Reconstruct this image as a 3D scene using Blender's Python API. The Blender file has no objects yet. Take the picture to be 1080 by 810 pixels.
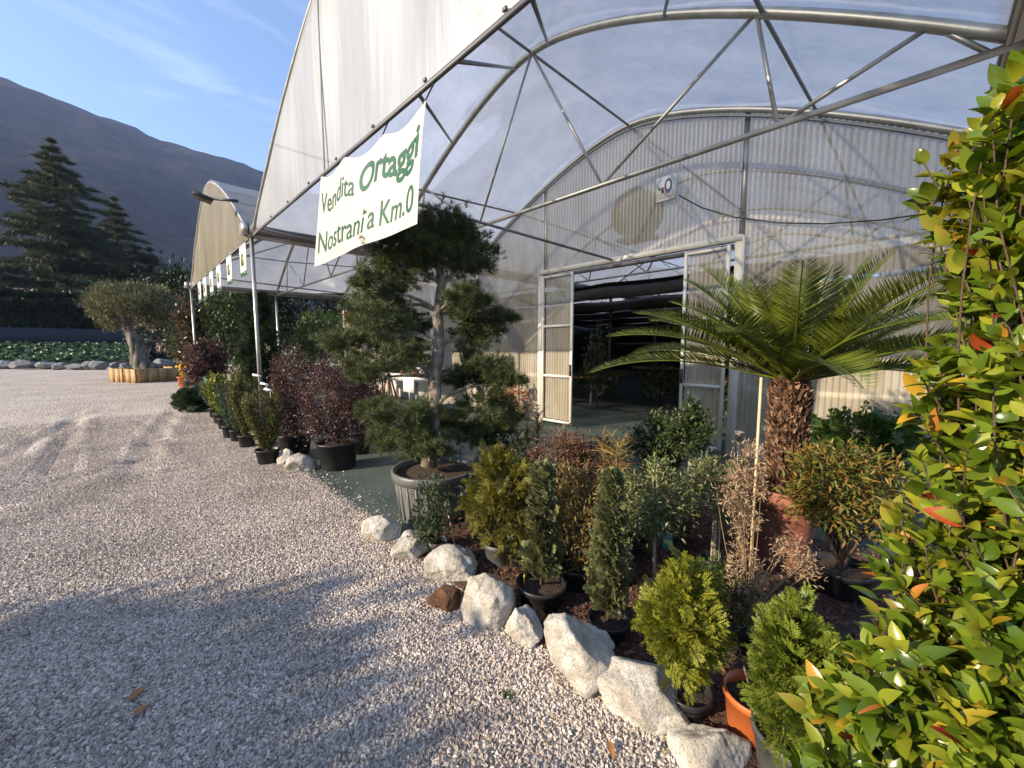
import bpy, math, random
import numpy as np
from mathutils import Matrix, Vector, noise as mnoise

RNG = np.random.default_rng(7)
random.seed(7)
scene = bpy.context.scene
COL = scene.collection
PI = math.pi

# ------------------------------------------------------------------ camera model
FPX, CX, CY, H = 420.0, 540.0, 405.0, 1.6
_t, _p = math.radians(44.2), math.radians(5.3)
F = np.array([math.sin(_t)*math.cos(_p), math.cos(_t)*math.cos(_p), -math.sin(_p)])
R = np.array([math.cos(_t), -math.sin(_t), 0.0])
U = np.cross(R, F)
EYE = np.array([0.0, 0.0, H])
def ray(x, y): return F + R*(x-CX)/FPX - U*(y-CY)/FPX
def G(x, y, z=0.0):
    d = ray(x, y); return EYE + d*((z-H)/d[2])
def onX(x, y, X):
    d = ray(x, y); return EYE + d*(X/d[0])
def depth(P): return float((np.asarray(P)-EYE) @ F)
def at_depth(x, y, dep): return EYE + ray(x, y)*dep
def Zat(P, y):
    a = (CY-y)/FPX
    X, Y = P[0], P[1]
    return H + (a*(X*F[0]+Y*F[1]) - (X*U[0]+Y*U[1]))/(U[2]-a*F[2])

# ------------------------------------------------------------------ materials
MATS = {}
def new_mat(name):
    m = bpy.data.materials.new(name); m.use_nodes = True
    nt = m.node_tree; nt.nodes.clear()
    out = nt.nodes.new('ShaderNodeOutputMaterial')
    MATS[name] = m
    return m, nt, out
def N(nt, typ, **kw):
    n = nt.nodes.new(typ)
    for k, v in kw.items():
        if k.startswith('i_'):
            n.inputs[k[2:].replace('_', ' ')].default_value = v
        else: setattr(n, k, v)
    return n
def ramp(nt, fac, cols, interp='LINEAR', pos=None):
    r = nt.nodes.new('ShaderNodeValToRGB'); r.color_ramp.interpolation = interp
    el = r.color_ramp.elements
    n = len(cols)
    while len(el) < n: el.new(0.5)
    for i, c in enumerate(cols):
        el[i].position = (pos[i] if pos else (i/(n-1) if interp == 'LINEAR' else i/n))
        el[i].color = (c[0], c[1], c[2], 1)
    nt.links.new(fac, r.inputs[0]); return r
def mul(c, k): return tuple(min(1, x*k) for x in c)

def mat_solid(name, col, rough=0.6, var=0.25, scale=8.0, bump=0.0, bscale=60.0, metal=0.0, spec=0.5, col2=None, detail=6, stretch=None):
    m, nt, out = new_mat(name)
    b = N(nt, 'ShaderNodeBsdfPrincipled')
    tc = N(nt, 'ShaderNodeTexCoord')
    vec = tc.outputs['Object']
    if stretch:
        mp = N(nt, 'ShaderNodeMapping'); mp.inputs['Scale'].default_value = stretch
        nt.links.new(vec, mp.inputs[0]); vec = mp.outputs[0]
    nz = N(nt, 'ShaderNodeTexNoise'); nz.inputs['Scale'].default_value = scale; nz.inputs['Detail'].default_value = detail
    nt.links.new(vec, nz.inputs['Vector'])
    r = ramp(nt, nz.outputs['Fac'], [mul(col, 1-var), col2 or mul(col, 1+var)], pos=[0.3, 0.7])
    nt.links.new(r.outputs[0], b.inputs['Base Color'])
    rr = N(nt, 'ShaderNodeMapRange'); rr.inputs['To Min'].default_value = max(0.02, rough-0.1); rr.inputs['To Max'].default_value = min(1, rough+0.12)
    nt.links.new(nz.outputs['Fac'], rr.inputs[0]); nt.links.new(rr.outputs[0], b.inputs['Roughness'])
    b.inputs['Metallic'].default_value = metal
    b.inputs['Specular IOR Level'].default_value = spec
    if bump:
        n2 = N(nt, 'ShaderNodeTexNoise'); n2.inputs['Scale'].default_value = bscale; n2.inputs['Detail'].default_value = 8
        nt.links.new(vec, n2.inputs['Vector'])
        bp = N(nt, 'ShaderNodeBump'); bp.inputs['Strength'].default_value = bump; bp.inputs['Distance'].default_value = 0.02
        nt.links.new(n2.outputs['Fac'], bp.inputs['Height']); nt.links.new(bp.outputs[0], b.inputs['Normal'])
    nt.links.new(b.outputs[0], out.inputs[0])
    return m

def mat_leaf(name, cols, rough=0.45, transl=0.3, spec=0.4, pos=None):
    m, nt, out = new_mat(name)
    g = N(nt, 'ShaderNodeNewGeometry')
    r = ramp(nt, g.outputs['Random Per Island'], cols, pos=pos)
    tc = N(nt, 'ShaderNodeTexCoord')
    nz = N(nt, 'ShaderNodeTexNoise'); nz.inputs['Scale'].default_value = 14; nz.inputs['Detail'].default_value = 3
    nt.links.new(tc.outputs['Object'], nz.inputs['Vector'])
    hs = N(nt, 'ShaderNodeHueSaturation')
    mr = N(nt, 'ShaderNodeMapRange'); mr.inputs['To Min'].default_value = 0.75; mr.inputs['To Max'].default_value = 1.3
    nt.links.new(nz.outputs['Fac'], mr.inputs[0]); nt.links.new(mr.outputs[0], hs.inputs['Value'])
    nt.links.new(r.outputs[0], hs.inputs['Color'])
    b = N(nt, 'ShaderNodeBsdfPrincipled')
    b.inputs['Roughness'].default_value = rough; b.inputs['Specular IOR Level'].default_value = spec
    nt.links.new(hs.outputs[0], b.inputs['Base Color'])
    t = N(nt, 'ShaderNodeBsdfTranslucent')
    h2 = N(nt, 'ShaderNodeHueSaturation'); h2.inputs['Value'].default_value = 1.5; h2.inputs['Saturation'].default_value = 1.1; h2.inputs['Hue'].default_value = 0.49
    nt.links.new(hs.outputs[0], h2.inputs['Color']); nt.links.new(h2.outputs[0], t.inputs[0])
    mx = N(nt, 'ShaderNodeMixShader'); mx.inputs[0].default_value = transl
    nt.links.new(b.outputs[0], mx.inputs[1]); nt.links.new(t.outputs[0], mx.inputs[2])
    nt.links.new(mx.outputs[0], out.inputs[0])
    return m

def mat_film(name, tint, transp, transl, diff, rough=0.25, gloss=0.08, dirt=None, bump=0.25, bscale=3.0, streak=(2.2, 2.2, 0.35), clear=None, fres=0.6):
    """polythene / polycarbonate: part clear, part milky, a thin gloss"""
    m, nt, out = new_mat(name)
    tc = N(nt, 'ShaderNodeTexCoord')
    mp = N(nt, 'ShaderNodeMapping'); mp.inputs['Scale'].default_value = streak
    nt.links.new(tc.outputs['Object'], mp.inputs[0])
    nz = N(nt, 'ShaderNodeTexNoise'); nz.inputs['Scale'].default_value = 2.0; nz.inputs['Detail'].default_value = 8; nz.inputs['Roughness'].default_value = 0.65
    nt.links.new(mp.outputs[0], nz.inputs['Vector'])
    d0 = dirt or mul(tint, 0.85)
    r = ramp(nt, nz.outputs['Fac'], [d0, tint], pos=[0.36, 0.66])
    tp = N(nt, 'ShaderNodeBsdfTransparent'); tp.inputs[0].default_value = (*(clear or (0.93, 0.95, 0.97)), 1)
    tl = N(nt, 'ShaderNodeBsdfTranslucent'); nt.links.new(r.outputs[0], tl.inputs[0])
    df = N(nt, 'ShaderNodeBsdfDiffuse'); nt.links.new(r.outputs[0], df.inputs[0])
    gl = N(nt, 'ShaderNodeBsdfGlossy'); gl.inputs['Roughness'].default_value = rough
    bp = N(nt, 'ShaderNodeBump'); bp.inputs['Strength'].default_value = bump; bp.inputs['Distance'].default_value = 0.03
    n2 = N(nt, 'ShaderNodeTexNoise'); n2.inputs['Scale'].default_value = bscale; n2.inputs['Detail'].default_value = 4
    nt.links.new(mp.outputs[0], n2.inputs['Vector'])
    nt.links.new(n2.outputs['Fac'], bp.inputs['Height'])
    for s in (tl, df, gl): nt.links.new(bp.outputs[0], s.inputs['Normal'])
    m1 = N(nt, 'ShaderNodeMixShader'); m1.inputs[0].default_value = diff/(diff+transl)
    nt.links.new(tl.outputs[0], m1.inputs[1]); nt.links.new(df.outputs[0], m1.inputs[2])
    m2 = N(nt, 'ShaderNodeMixShader'); m2.inputs[0].default_value = transp
    nt.links.new(m1.outputs[0], m2.inputs[1]); nt.links.new(tp.outputs[0], m2.inputs[2])
    lw = N(nt, 'ShaderNodeFresnel'); lw.inputs['IOR'].default_value = 1.35
    ml = N(nt, 'ShaderNodeMath', operation='MULTIPLY_ADD'); ml.inputs[1].default_value = fres; ml.inputs[2].default_value = gloss*0.3
    nt.links.new(lw.outputs[0], ml.inputs[0])
    m3 = N(nt, 'ShaderNodeMixShader'); nt.links.new(ml.outputs[0], m3.inputs[0])
    nt.links.new(m2.outputs[0], m3.inputs[1]); nt.links.new(gl.outputs[0], m3.inputs[2])
    nt.links.new(m3.outputs[0], out.inputs[0])
    return m

# ------------------------------------------------------------------ mesh builder
class MB:
    def __init__(s): s.V = []; s.F = []; s.n = 0
    def add(s, V, Fs):
        V = np.asarray(V, float).reshape(-1, 3)
        if isinstance(Fs, np.ndarray): s.F.append(Fs + s.n)
        else:
            by = {}
            for f in Fs: by.setdefault(len(f), []).append(f)
            for k, l in by.items(): s.F.append(np.array(l, dtype=np.int64) + s.n)
        s.V.append(V); s.n += len(V); return s
    def box(s, c, size, M=None, jit=0):
        sx, sy, sz = np.array(size)/2.0
        V = np.array([[x, y, z] for x in (-sx, sx) for y in (-sy, sy) for z in (-sz, sz)])
        if M is not None: V = V @ np.asarray(M).T
        if jit: V = V + RNG.normal(0, jit, V.shape)
        return s.add(V + np.asarray(c), [(0, 1, 3, 2), (4, 6, 7, 5), (0, 4, 5, 1), (2, 3, 7, 6), (0, 2, 6, 4), (1, 5, 7, 3)])
    def beam(s, p0, p1, w, h):
        p0, p1 = np.asarray(p0, float), np.asarray(p1, float)
        d = p1-p0; L = np.linalg.norm(d); d /= L
        up = np.array([0, 0, 1.0]) if abs(d[2]) < 0.95 else np.array([1.0, 0, 0])
        a = np.cross(up, d); a /= np.linalg.norm(a); b = np.cross(d, a)
        return s.box((p0+p1)/2, (w, L, h), np.column_stack([a, d, b]))
    def tube(s, pts, r, seg=8, caps=True, jit=0.0):
        P = np.asarray(pts, float); n = len(P)
        rr = np.full(n, r) if np.isscalar(r) else np.asarray(r, float)
        T = np.gradient(P, axis=0); T /= np.linalg.norm(T, axis=1)[:, None]+1e-9
        up = np.array([0, 0, 1.0]) if abs(T[0][2]) < 0.9 else np.array([1.0, 0, 0])
        V = []
        for i in range(n):
            a = np.cross(up, T[i]); a /= np.linalg.norm(a)+1e-9; b = np.cross(T[i], a)
            up = b if abs(np.dot(b, T[min(i+1, n-1)])) < 0.95 else up
            th = np.linspace(0, 2*PI, seg, endpoint=False)
            k = rr[i]*(1+(RNG.normal(0, jit, seg) if jit else 0))
            V.append(P[i] + (np.cos(th)*k)[:, None]*a + (np.sin(th)*k)[:, None]*b)
        V = np.concatenate(V)
        i, j = np.meshgrid(np.arange(n-1), np.arange(seg), indexing='ij')
        j2 = (j+1) % seg
        Fq = np.stack([i*seg+j, i*seg+j2, (i+1)*seg+j2, (i+1)*seg+j], -1).reshape(-1, 4)
        s.add(V, Fq)
        if caps:
            s.F.append(np.array([list(range(seg))[::-1]]) + s.n - len(V))
            s.F.append(np.array([list(range((n-1)*seg, n*seg))]) + s.n - len(V))
        return s
    def lathe(s, c, prof, seg=28, wob=0.0):
        pr = np.asarray(prof, float); n = len(pr)
        th = np.linspace(0, 2*PI, seg, endpoint=False)
        w = 1 + wob*np.sin(th*3+1.3)
        V = np.stack([pr[:, 0][:, None]*np.cos(th)*w, pr[:, 0][:, None]*np.sin(th)*w, np.repeat(pr[:, 1][:, None], seg, 1)], -1).reshape(-1, 3) + np.asarray(c)
        i, j = np.meshgrid(np.arange(n-1), np.arange(seg), indexing='ij'); j2 = (j+1) % seg
        return s.add(V, np.stack([i*seg+j, i*seg+j2, (i+1)*seg+j2, (i+1)*seg+j], -1).reshape(-1, 4))
    def grid(s, fn, nu, nv):
        u, v = np.meshgrid(np.linspace(0, 1, nu+1), np.linspace(0, 1, nv+1), indexing='ij')
        V = np.stack(fn(u, v), -1).reshape(-1, 3)
        i, j = np.meshgrid(np.arange(nu), np.arange(nv), indexing='ij')
        a = i*(nv+1)+j
        return s.add(V, np.stack([a, a+nv+1, a+nv+2, a+1], -1).reshape(-1, 4))
    def scatter(s, T, P, B, S):
        TV, TF = T
        V = P[:, None, :] + np.einsum('nij,mj->nmi', B, TV)*np.asarray(S).reshape(-1, 1, 1)
        n, m = len(P), len(TV)
        off = (np.arange(n)*m)[:, None, None]
        by = {}
        for f in TF: by.setdefault(len(f), []).append(f)
        base = s.n
        s.V.append(V.reshape(-1, 3)); s.n += n*m
        for k, l in by.items():
            s.F.append((np.array(l)[None]+off).reshape(-1, k)+base)
        return s
    def build(s, name, mat, parent=None, smooth=False):
        V = np.concatenate(s.V)
        root = parent
        while root is not None and root.parent is not None: root = root.parent
        if root is not None: V = V - np.array(root.location)
        me = bpy.data.meshes.new(name)
        me.vertices.add(len(V)); me.vertices.foreach_set('co', V.astype(np.float32).ravel())
        li = np.concatenate([f.ravel() for f in s.F]).astype(np.int32)
        lt = np.concatenate([np.full(len(f), f.shape[1]) for f in s.F]).astype(np.int32)
        ls = np.concatenate([[0], np.cumsum(lt)[:-1]]).astype(np.int32)
        me.loops.add(len(li)); me.loops.foreach_set('vertex_index', li)
        me.polygons.add(len(lt)); me.polygons.foreach_set('loop_start', ls)
        if smooth: me.polygons.foreach_set('use_smooth', np.ones(len(lt), dtype=bool))
        me.update(calc_edges=True)
        me.materials.append(mat)
        o = bpy.data.objects.new(name, me); COL.objects.link(o)
        if parent is not None: o.parent = parent
        return o

def tag(o, label=None, cat=None, group=None, kind=None):
    if label: o['label'] = label
    if cat: o['category'] = cat
    if group: o['group'] = group
    if kind: o['kind'] = kind
    return o
def thing(name, label, cat, loc, group=None):
    o = bpy.data.objects.new(name, None); COL.objects.link(o)
    o.location = [float(v) for v in loc]; o.empty_display_size = 0.1
    return tag(o, label, cat, group)

# ------------------------------------------------------------------ leaf templates (x side, y along, z normal)
def T_leaf(w=0.42, n=5, fold=0.22, curl=0.22):
    V, Fs = [], []
    for i in range(n+1):
        t = i/n
        k = w/2*(math.sin(PI*t**0.8))**0.8 if 0 < t < 1 else 0.0
        z = -curl*t*t
        if i == 0 or i == n: V.append((0, t, z))
        else: V += [(-k, t, z+fold*k), (0, t, z), (k, t, z+fold*k)]
    Fs += [(0, 2, 1), (0, 3, 2)]
    for i in range(n-2):
        a = 1+3*i; b = a+3
        Fs += [(a, a+1, b+1, b), (a+1, a+2, b+2, b+1)]
    a = 1+3*(n-2); e = len(V)-1
    Fs += [(a, a+1, e), (a+1, a+2, e)]
    return np.array(V), Fs
def T_small(w=0.5, c=0.08):
    return np.array([(0, 0, 0), (w/2, .5, c), (0, 1, -c), (-w/2, .5, c)]), [(0, 1, 2), (0, 2, 3)]
def T_tuft(n=34, spread=1.0, w=0.035, seed=1, back=0.0):
    r = np.random.default_rng(seed); V, Fs = [], []
    for i in range(n):
        a = r.uniform(0, 2*PI); b = r.uniform(0.15, spread)
        d = np.array([math.sin(b)*math.cos(a), math.cos(b), math.sin(b)*math.sin(a)])
        o = np.array([0, r.uniform(-0.5, 0.25), 0]) if back == 0 else np.array([0, r.uniform(-back, 0.2), 0])
        s = np.cross(d, r.normal(size=3)); s /= np.linalg.norm(s)
        L = r.uniform(.65, 1)
        k = len(V); V += [o-s*w/2, o+s*w/2, o+d*L]; Fs.append((k, k+1, k+2))
    return np.array(V), Fs
def T_spray(n=8, w=0.066, seed=2, droop=0.2):
    r = np.random.default_rng(seed); V, Fs = [], []
    def lance(o, d, L):
        d = d/np.linalg.norm(d); s = np.array([d[1], -d[0], 0]); s /= np.linalg.norm(s)+1e-9
        k = len(V); m = o+d*L*0.55
        V.extend([o, m+s*w/2, o+d*L, m-s*w/2]); Fs.append((k, k+1, k+2, k+3))
    lance(np.zeros(3), np.array([0, 1, 0.0]), 1.0)
    for i in range(n):
        t = 0.12+0.72*i/n
        for sg in (-1, 1):
            o = np.array([0, t, -droop*t*t])
            L = 0.55*(1-0.65*t)*r.uniform(.8, 1.15)
            d = np.array([sg*0.8, 0.75, r.normal(0, .18)])
            lance(o, d, L)
            if L > .25:
                lance(o+d/np.linalg.norm(d)*L*.35, np.array([sg*0.25, 1, r.normal(0, .2)]), L*.5)
                lance(o+d/np.linalg.norm(d)*L*.5, np.array([sg*1.0, .15, r.normal(0, .2)]), L*.4)
    return np.array(V), Fs
def T_blade(w=0.06, n=6, arch=0.7):
    V, Fs = [], []
    for i in range(n+1):
        t = i/n; k = w/2*(1-t**1.6)+0.002
        y = math.sin(arch*t)/max(arch, 1e-3) if arch else t; z = -(1-math.cos(arch*t))/max(arch, 1e-3)
        V += [(-k, y, z+0.25*k), (0, y, z), (k, y, z+0.25*k)]
    for i in range(n):
        a = 3*i; Fs += [(a, a+1, a+4, a+3), (a+1, a+2, a+5, a+4)]
    return np.array(V), Fs
LEAF, LEAFN, SMALL, THIN = T_leaf(), T_leaf(0.3), T_small(), T_small(0.26)
TUFT, CTUFT, SPRAY, SPRAY2 = T_tuft(34, 1.2, .055), T_tuft(12, 1.3, 0.09, 5), T_spray(), T_spray(5, 0.12, 9, 0.1)
BLADE = T_blade()

def nrm(v): return v/(np.linalg.norm(v, axis=-1, keepdims=True)+1e-9)
def basis(d, up=None, jit=0.5):
    """leaf frames: y along d, z as near to `up` as it can be"""
    n = len(d); d = nrm(d)
    u = np.tile(np.array([0, 0, 1.0]), (n, 1)) if up is None else up
    u = u + RNG.normal(0, jit, (n, 3))
    x = nrm(np.cross(d, u)); z = np.cross(x, d)
    return np.stack([x, d, z], -1)
def sphere_dirs(n):
    return nrm(RNG.normal(size=(n, 3)))
def clumps(C, r, n, k, sig, shell=0.55, flat=1.0, low=-1.0):
    """n points in k clumps through an ellipsoid; also the outward direction"""
    d = sphere_dirs(k*4); d = d[d[:, 2] > low][:k]; k = len(d)
    rad = shell+(1-shell)*RNG.random(k)**0.7
    cc = d*rad[:, None]
    idx = RNG.integers(0, k, n)
    s = sig*(0.6+0.8*RNG.random(k))
    p = cc[idx] + RNG.normal(size=(n, 3))*s[idx][:, None]*np.array([1, 1, flat])
    out = nrm(p*0.6 + (p-cc[idx])/max(sig, 1e-3)*0.4)
    return np.asarray(C)+p*np.asarray(r), out, np.asarray(C)+cc*np.asarray(r)
def leafy(mb, T, P, out, size, up=0.3, rnd=0.7, var=0.35, jit=0.5, upv=None):
    d = nrm(out + np.array([0, 0, up]) + RNG.normal(0, rnd, P.shape))
    mb.scatter(T, P, basis(d, upv, jit), size*(1+RNG.uniform(-var, var, len(P))))
    return mb
def twigs(mb, base, ends, r0, r1=0.003, mid=0.35, seg=5, bend=0.12):
    base = np.asarray(base, float)
    for e in ends:
        L = np.linalg.norm(e-base)
        m = base+(e-base)*mid; m = m + RNG.normal(0, bend*L*0.3, 3) + np.array([0, 0, bend*L*0.6])
        t = np.linspace(0, 1, 6)[:, None]
        pts = (1-t)**2*base+2*t*(1-t)*m+t*t*e
        mb.tube(pts, np.linspace(r0, r1, 6), seg, caps=False)
    return mb

# ------------------------------------------------------------------ colour set
mat_solid('galvanised', (0.42, 0.42, 0.40), 0.42, 0.2, 5, metal=0.75, bump=0.05)
mat_solid('galvanised_dull', (0.24, 0.25, 0.26), 0.5, 0.2, 5, metal=0.6)
mat_solid('gutter_steel', (0.12, 0.12, 0.13), 0.55, 0.3, 3, metal=0.4)
mat_solid('white_frame', (0.66, 0.64, 0.58), 0.4, 0.08, 6)
mat_film('gable_film_aged', (0.46, 0.41, 0.27), 0.08, 0.3, 0.7, dirt=(0.32, 0.27, 0.15), streak=(1.6, 1.6, 0.22), gloss=0.05)
mat_film('gable_film', (0.29, 0.315, 0.335), 0.30, 0.30, 0.70, dirt=(0.205, 0.215, 0.215), streak=(3.0, 3.0, 0.2), gloss=0.0, fres=.15, rough=.5)
mat_film('roof_film', (0.50, 0.53, 0.60), 0.22, 0.72, 0.12, clear=(.86, .93, 1.0), fres=.35, bump=0.5, bscale=2.5, streak=(1.2, 1.2, 1.2), gloss=0.1, rough=0.2)
mat_film('corrugated_sheet', (0.80, 0.76, 0.66), 0.30, 0.50, 0.55, dirt=(0.58, 0.51, 0.38), rough=0.34, gloss=0.05, fres=.35, bump=0.15, streak=(1.5, 1.5, 0.3))
mat_film('glazing', (0.6, 0.6, 0.56), 0.5, 0.3, 0.5, rough=0.08, gloss=0.3, bump=0.1)
mat_solid('banner_vinyl', (0.43, 0.42, 0.39), 0.5, 0.05, 2, bump=0.05, bscale=4)
mat_solid('green_print', (0.006, 0.075, 0.036), 0.5, 0.15, 4)
mat_solid('black_plastic', (0.020, 0.020, 0.021), 0.42, 0.3, 9, bump=0.05)
mat_solid('grey_plastic', (0.115, 0.115, 0.115), 0.42, 0.25, 7, bump=0.05)
mat_solid('orange_plastic', (0.48, 0.13, 0.035), 0.42, 0.12, 6)
mat_solid('terracotta', (0.22, 0.085, 0.055), 0.7, 0.3, 6, bump=0.15, bscale=30)
mat_solid('white_plastic', (0.7, 0.7, 0.68), 0.45, 0.08, 6)
mat_solid('potting_soil', (0.040, 0.026, 0.018), 0.95, 0.5, 40, bump=1.0, bscale=90, col2=(0.085, 0.055, 0.035))
mat_solid('bark_grey', (0.15, 0.125, 0.10), 0.9, 0.5, 22, bump=0.9, bscale=45, stretch=(1, 1, 0.35))
mat_solid('bark_pine', (0.20, 0.155, 0.115), 0.9, 0.6, 26, bump=1.0, bscale=60, stretch=(1, 1, 0.5), col2=(0.36, 0.30, 0.24))
mat_solid('bark_olive', (0.075, 0.062, 0.05), 0.92, 0.7, 5, bump=1.0, bscale=9, stretch=(1, 1, 0.4), col2=(0.22, 0.19, 0.155))
mat_solid('bark_brown', (0.085, 0.055, 0.038), 0.9, 0.4, 20, bump=0.6, bscale=50)
mat_solid('bamboo_cane', (0.50, 0.39, 0.23), 0.5, 0.2, 10)
mat_solid('planter_wood', (0.33, 0.20, 0.085), 0.75, 0.35, 3, bump=0.3, bscale=30, stretch=(4, 4, 1))
mat_solid('paper_white', (0.78, 0.78, 0.75), 0.5, 0.05, 4)
mat_solid('red_paint', (0.30, 0.03, 0.02), 0.5, 0.2, 5)
mat_solid('blue_print', (0.03, 0.05, 0.20), 0.5, 0.2, 5)
mat_solid('cyan_print', (0.05, 0.30, 0.38), 0.4, 0.2, 30)
mat_solid('yellow_tag', (0.80, 0.55, 0.02), 0.45, 0.1, 5)
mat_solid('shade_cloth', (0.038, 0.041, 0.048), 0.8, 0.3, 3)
mat_solid('dark_metal', (0.035, 0.035, 0.04), 0.5, 0.2, 3, metal=0.3)
mat_solid('fan_beige', (0.40, 0.33, 0.22), 0.6, 0.15, 3)
mat_solid('roof_tile', (0.30, 0.20, 0.14), 0.8, 0.3, 2)
mat_solid('render_pale', (0.55, 0.53, 0.50), 0.8, 0.1, 2)
mat_solid('fence_dark', (0.018, 0.020, 0.030), 0.8, 0.3, 2)
mat_solid('dry_leaf', (0.30, 0.14, 0.05), 0.7, 0.3, 20)
mat_solid('ground_cloth', (0.035, 0.060, 0.052), 0.6, 0.35, 1.1, bump=0.35, bscale=25, col2=(0.085, 0.105, 0.090), detail=10)

mat_leaf('pine_needles', [(0.024, 0.044, 0.015), (0.055, 0.082, 0.026), (0.105, 0.125, 0.040), (0.15, 0.115, 0.055)], 0.5, 0.15, pos=[0, .4, .85, 1])
mat_leaf('cedar_needles', [(0.018, 0.030, 0.015), (0.042, 0.058, 0.024), (0.085, 0.10, 0.038)], 0.6, 0.1)
mat_leaf('dark_evergreen', [(0.017, 0.032, 0.013), (0.041, 0.065, 0.022), (0.080, 0.109, 0.032)], 0.5, 0.15)
mat_leaf('hedge_leaf', [(0.010, 0.020, 0.008), (0.022, 0.038, 0.014)], 0.55, 0.1)
mat_leaf('topiary_leaf', [(0.035, 0.065, 0.016), (0.075, 0.115, 0.028)], 0.5, 0.2)
mat_leaf('red_leaf', [(0.037, 0.019, 0.018), (0.082, 0.043, 0.039), (0.150, 0.089, 0.076), (0.108, 0.085, 0.062)], 0.45, 0.2)
mat_leaf('rosemary_leaf', [(0.051, 0.065, 0.020), (0.109, 0.116, 0.035), (0.174, 0.160, 0.058)], 0.5, 0.2)
mat_leaf('grey_green_leaf', [(0.051, 0.075, 0.043), (0.109, 0.138, 0.087)], 0.55, 0.2)
mat_leaf('variegated_leaf', [(0.05, 0.085, 0.02), (0.10, 0.14, 0.03), (0.34, 0.32, 0.09)], 0.45, 0.25)
mat_leaf('yellow_flower', [(0.75, 0.48, 0.01), (0.85, 0.62, 0.03)], 0.5, 0.3)
mat_leaf('photinia_leaf', [(0.035, 0.04, 0.018), (0.075, 0.06, 0.03), (0.13, 0.065, 0.045)], 0.35, 0.2)
mat_leaf('juniper_leaf', [(0.026, 0.049, 0.023), (0.058, 0.090, 0.043)], 0.55, 0.15)
mat_leaf('olive_leaf', [(0.054, 0.064, 0.026), (0.108, 0.112, 0.052), (0.185, 0.176, 0.089)], 0.5, 0.15)
mat_leaf('olive_leaf_dark', [(0.054, 0.073, 0.025), (0.117, 0.145, 0.051), (0.271, 0.281, 0.128)], 0.45, 0.15)
mat_leaf('thuja_gold', [(0.086, 0.109, 0.011), (0.172, 0.190, 0.021), (0.276, 0.265, 0.034)], 0.5, 0.25)
mat_leaf('thuja_lime', [(0.063, 0.098, 0.014), (0.127, 0.172, 0.021), (0.196, 0.230, 0.032)], 0.5, 0.25)
mat_leaf('thuja_bronze', [(0.06, 0.070, 0.012), (0.13, 0.125, 0.020), (0.22, 0.18, 0.030)], 0.5, 0.25)
mat_leaf('cypress_blue', [(0.055, 0.070, 0.030), (0.115, 0.130, 0.055), (0.20, 0.195, 0.075)], 0.55, 0.15)
mat_leaf('golden_leaf', [(0.098, 0.077, 0.027), (0.214, 0.159, 0.050), (0.332, 0.256, 0.092)], 0.5, 0.25)
mat_leaf('twig_red', [(0.075, 0.035, 0.024), (0.15, 0.075, 0.048), (0.20, 0.12, 0.07)], 0.6, 0.15)
mat_leaf('strap_leaf', [(0.10, 0.12, 0.02), (0.26, 0.20, 0.05), (0.32, 0.17, 0.06), (0.40, 0.30, 0.12)], 0.45, 0.3)
mat_leaf('dry_twig_leaf', [(0.20, 0.13, 0.075), (0.34, 0.24, 0.15), (0.42, 0.31, 0.20)], 0.6, 0.2)
mat_leaf('nandina_leaf', [(0.072, 0.094, 0.020), (0.138, 0.160, 0.032), (0.275, 0.131, 0.043)], 0.4, 0.25)
mat_leaf('fern_leaf', [(0.035, 0.075, 0.012), (0.08, 0.135, 0.022)], 0.45, 0.25)
mat_leaf('cycad_leaf', [(0.053, 0.083, 0.010), (0.104, 0.133, 0.015), (0.160, 0.187, 0.025)], 0.28, 0.2, spec=0.6)
mat_leaf('bush_leaf', [(0.050, 0.095, 0.008), (0.10, 0.155, 0.012), (0.17, 0.22, 0.02), (0.28, 0.28, 0.025), (0.45, 0.27, 0.03), (0.40, 0.10, 0.03), (0.34, 0.035, 0.03)], 0.26, 0.28, spec=0.55, pos=[0, .30, .66, .93, .985, .993, .998])
mat_leaf('bamboo_leaf', [(0.10, 0.13, 0.03), (0.22, 0.22, 0.06)], 0.5, 0.3)
mat_leaf('orange_leaf', [(0.30, 0.07, 0.02), (0.38, 0.15, 0.04)], 0.5, 0.3)
mat_leaf('cabbage_leaf', [(0.025, 0.058, 0.024), (0.05, 0.10, 0.04), (0.13, 0.20, 0.11)], 0.5, 0.15)
mat_leaf('cone_bright', [(0.085, 0.14, 0.012), (0.15, 0.21, 0.02)], 0.5, 0.2)
mat_leaf('scale_leaf', [(0.065, 0.034, 0.021), (0.156, 0.081, 0.049), (0.312, 0.195, 0.130)], 0.75, 0.0)
M = MATS
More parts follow.
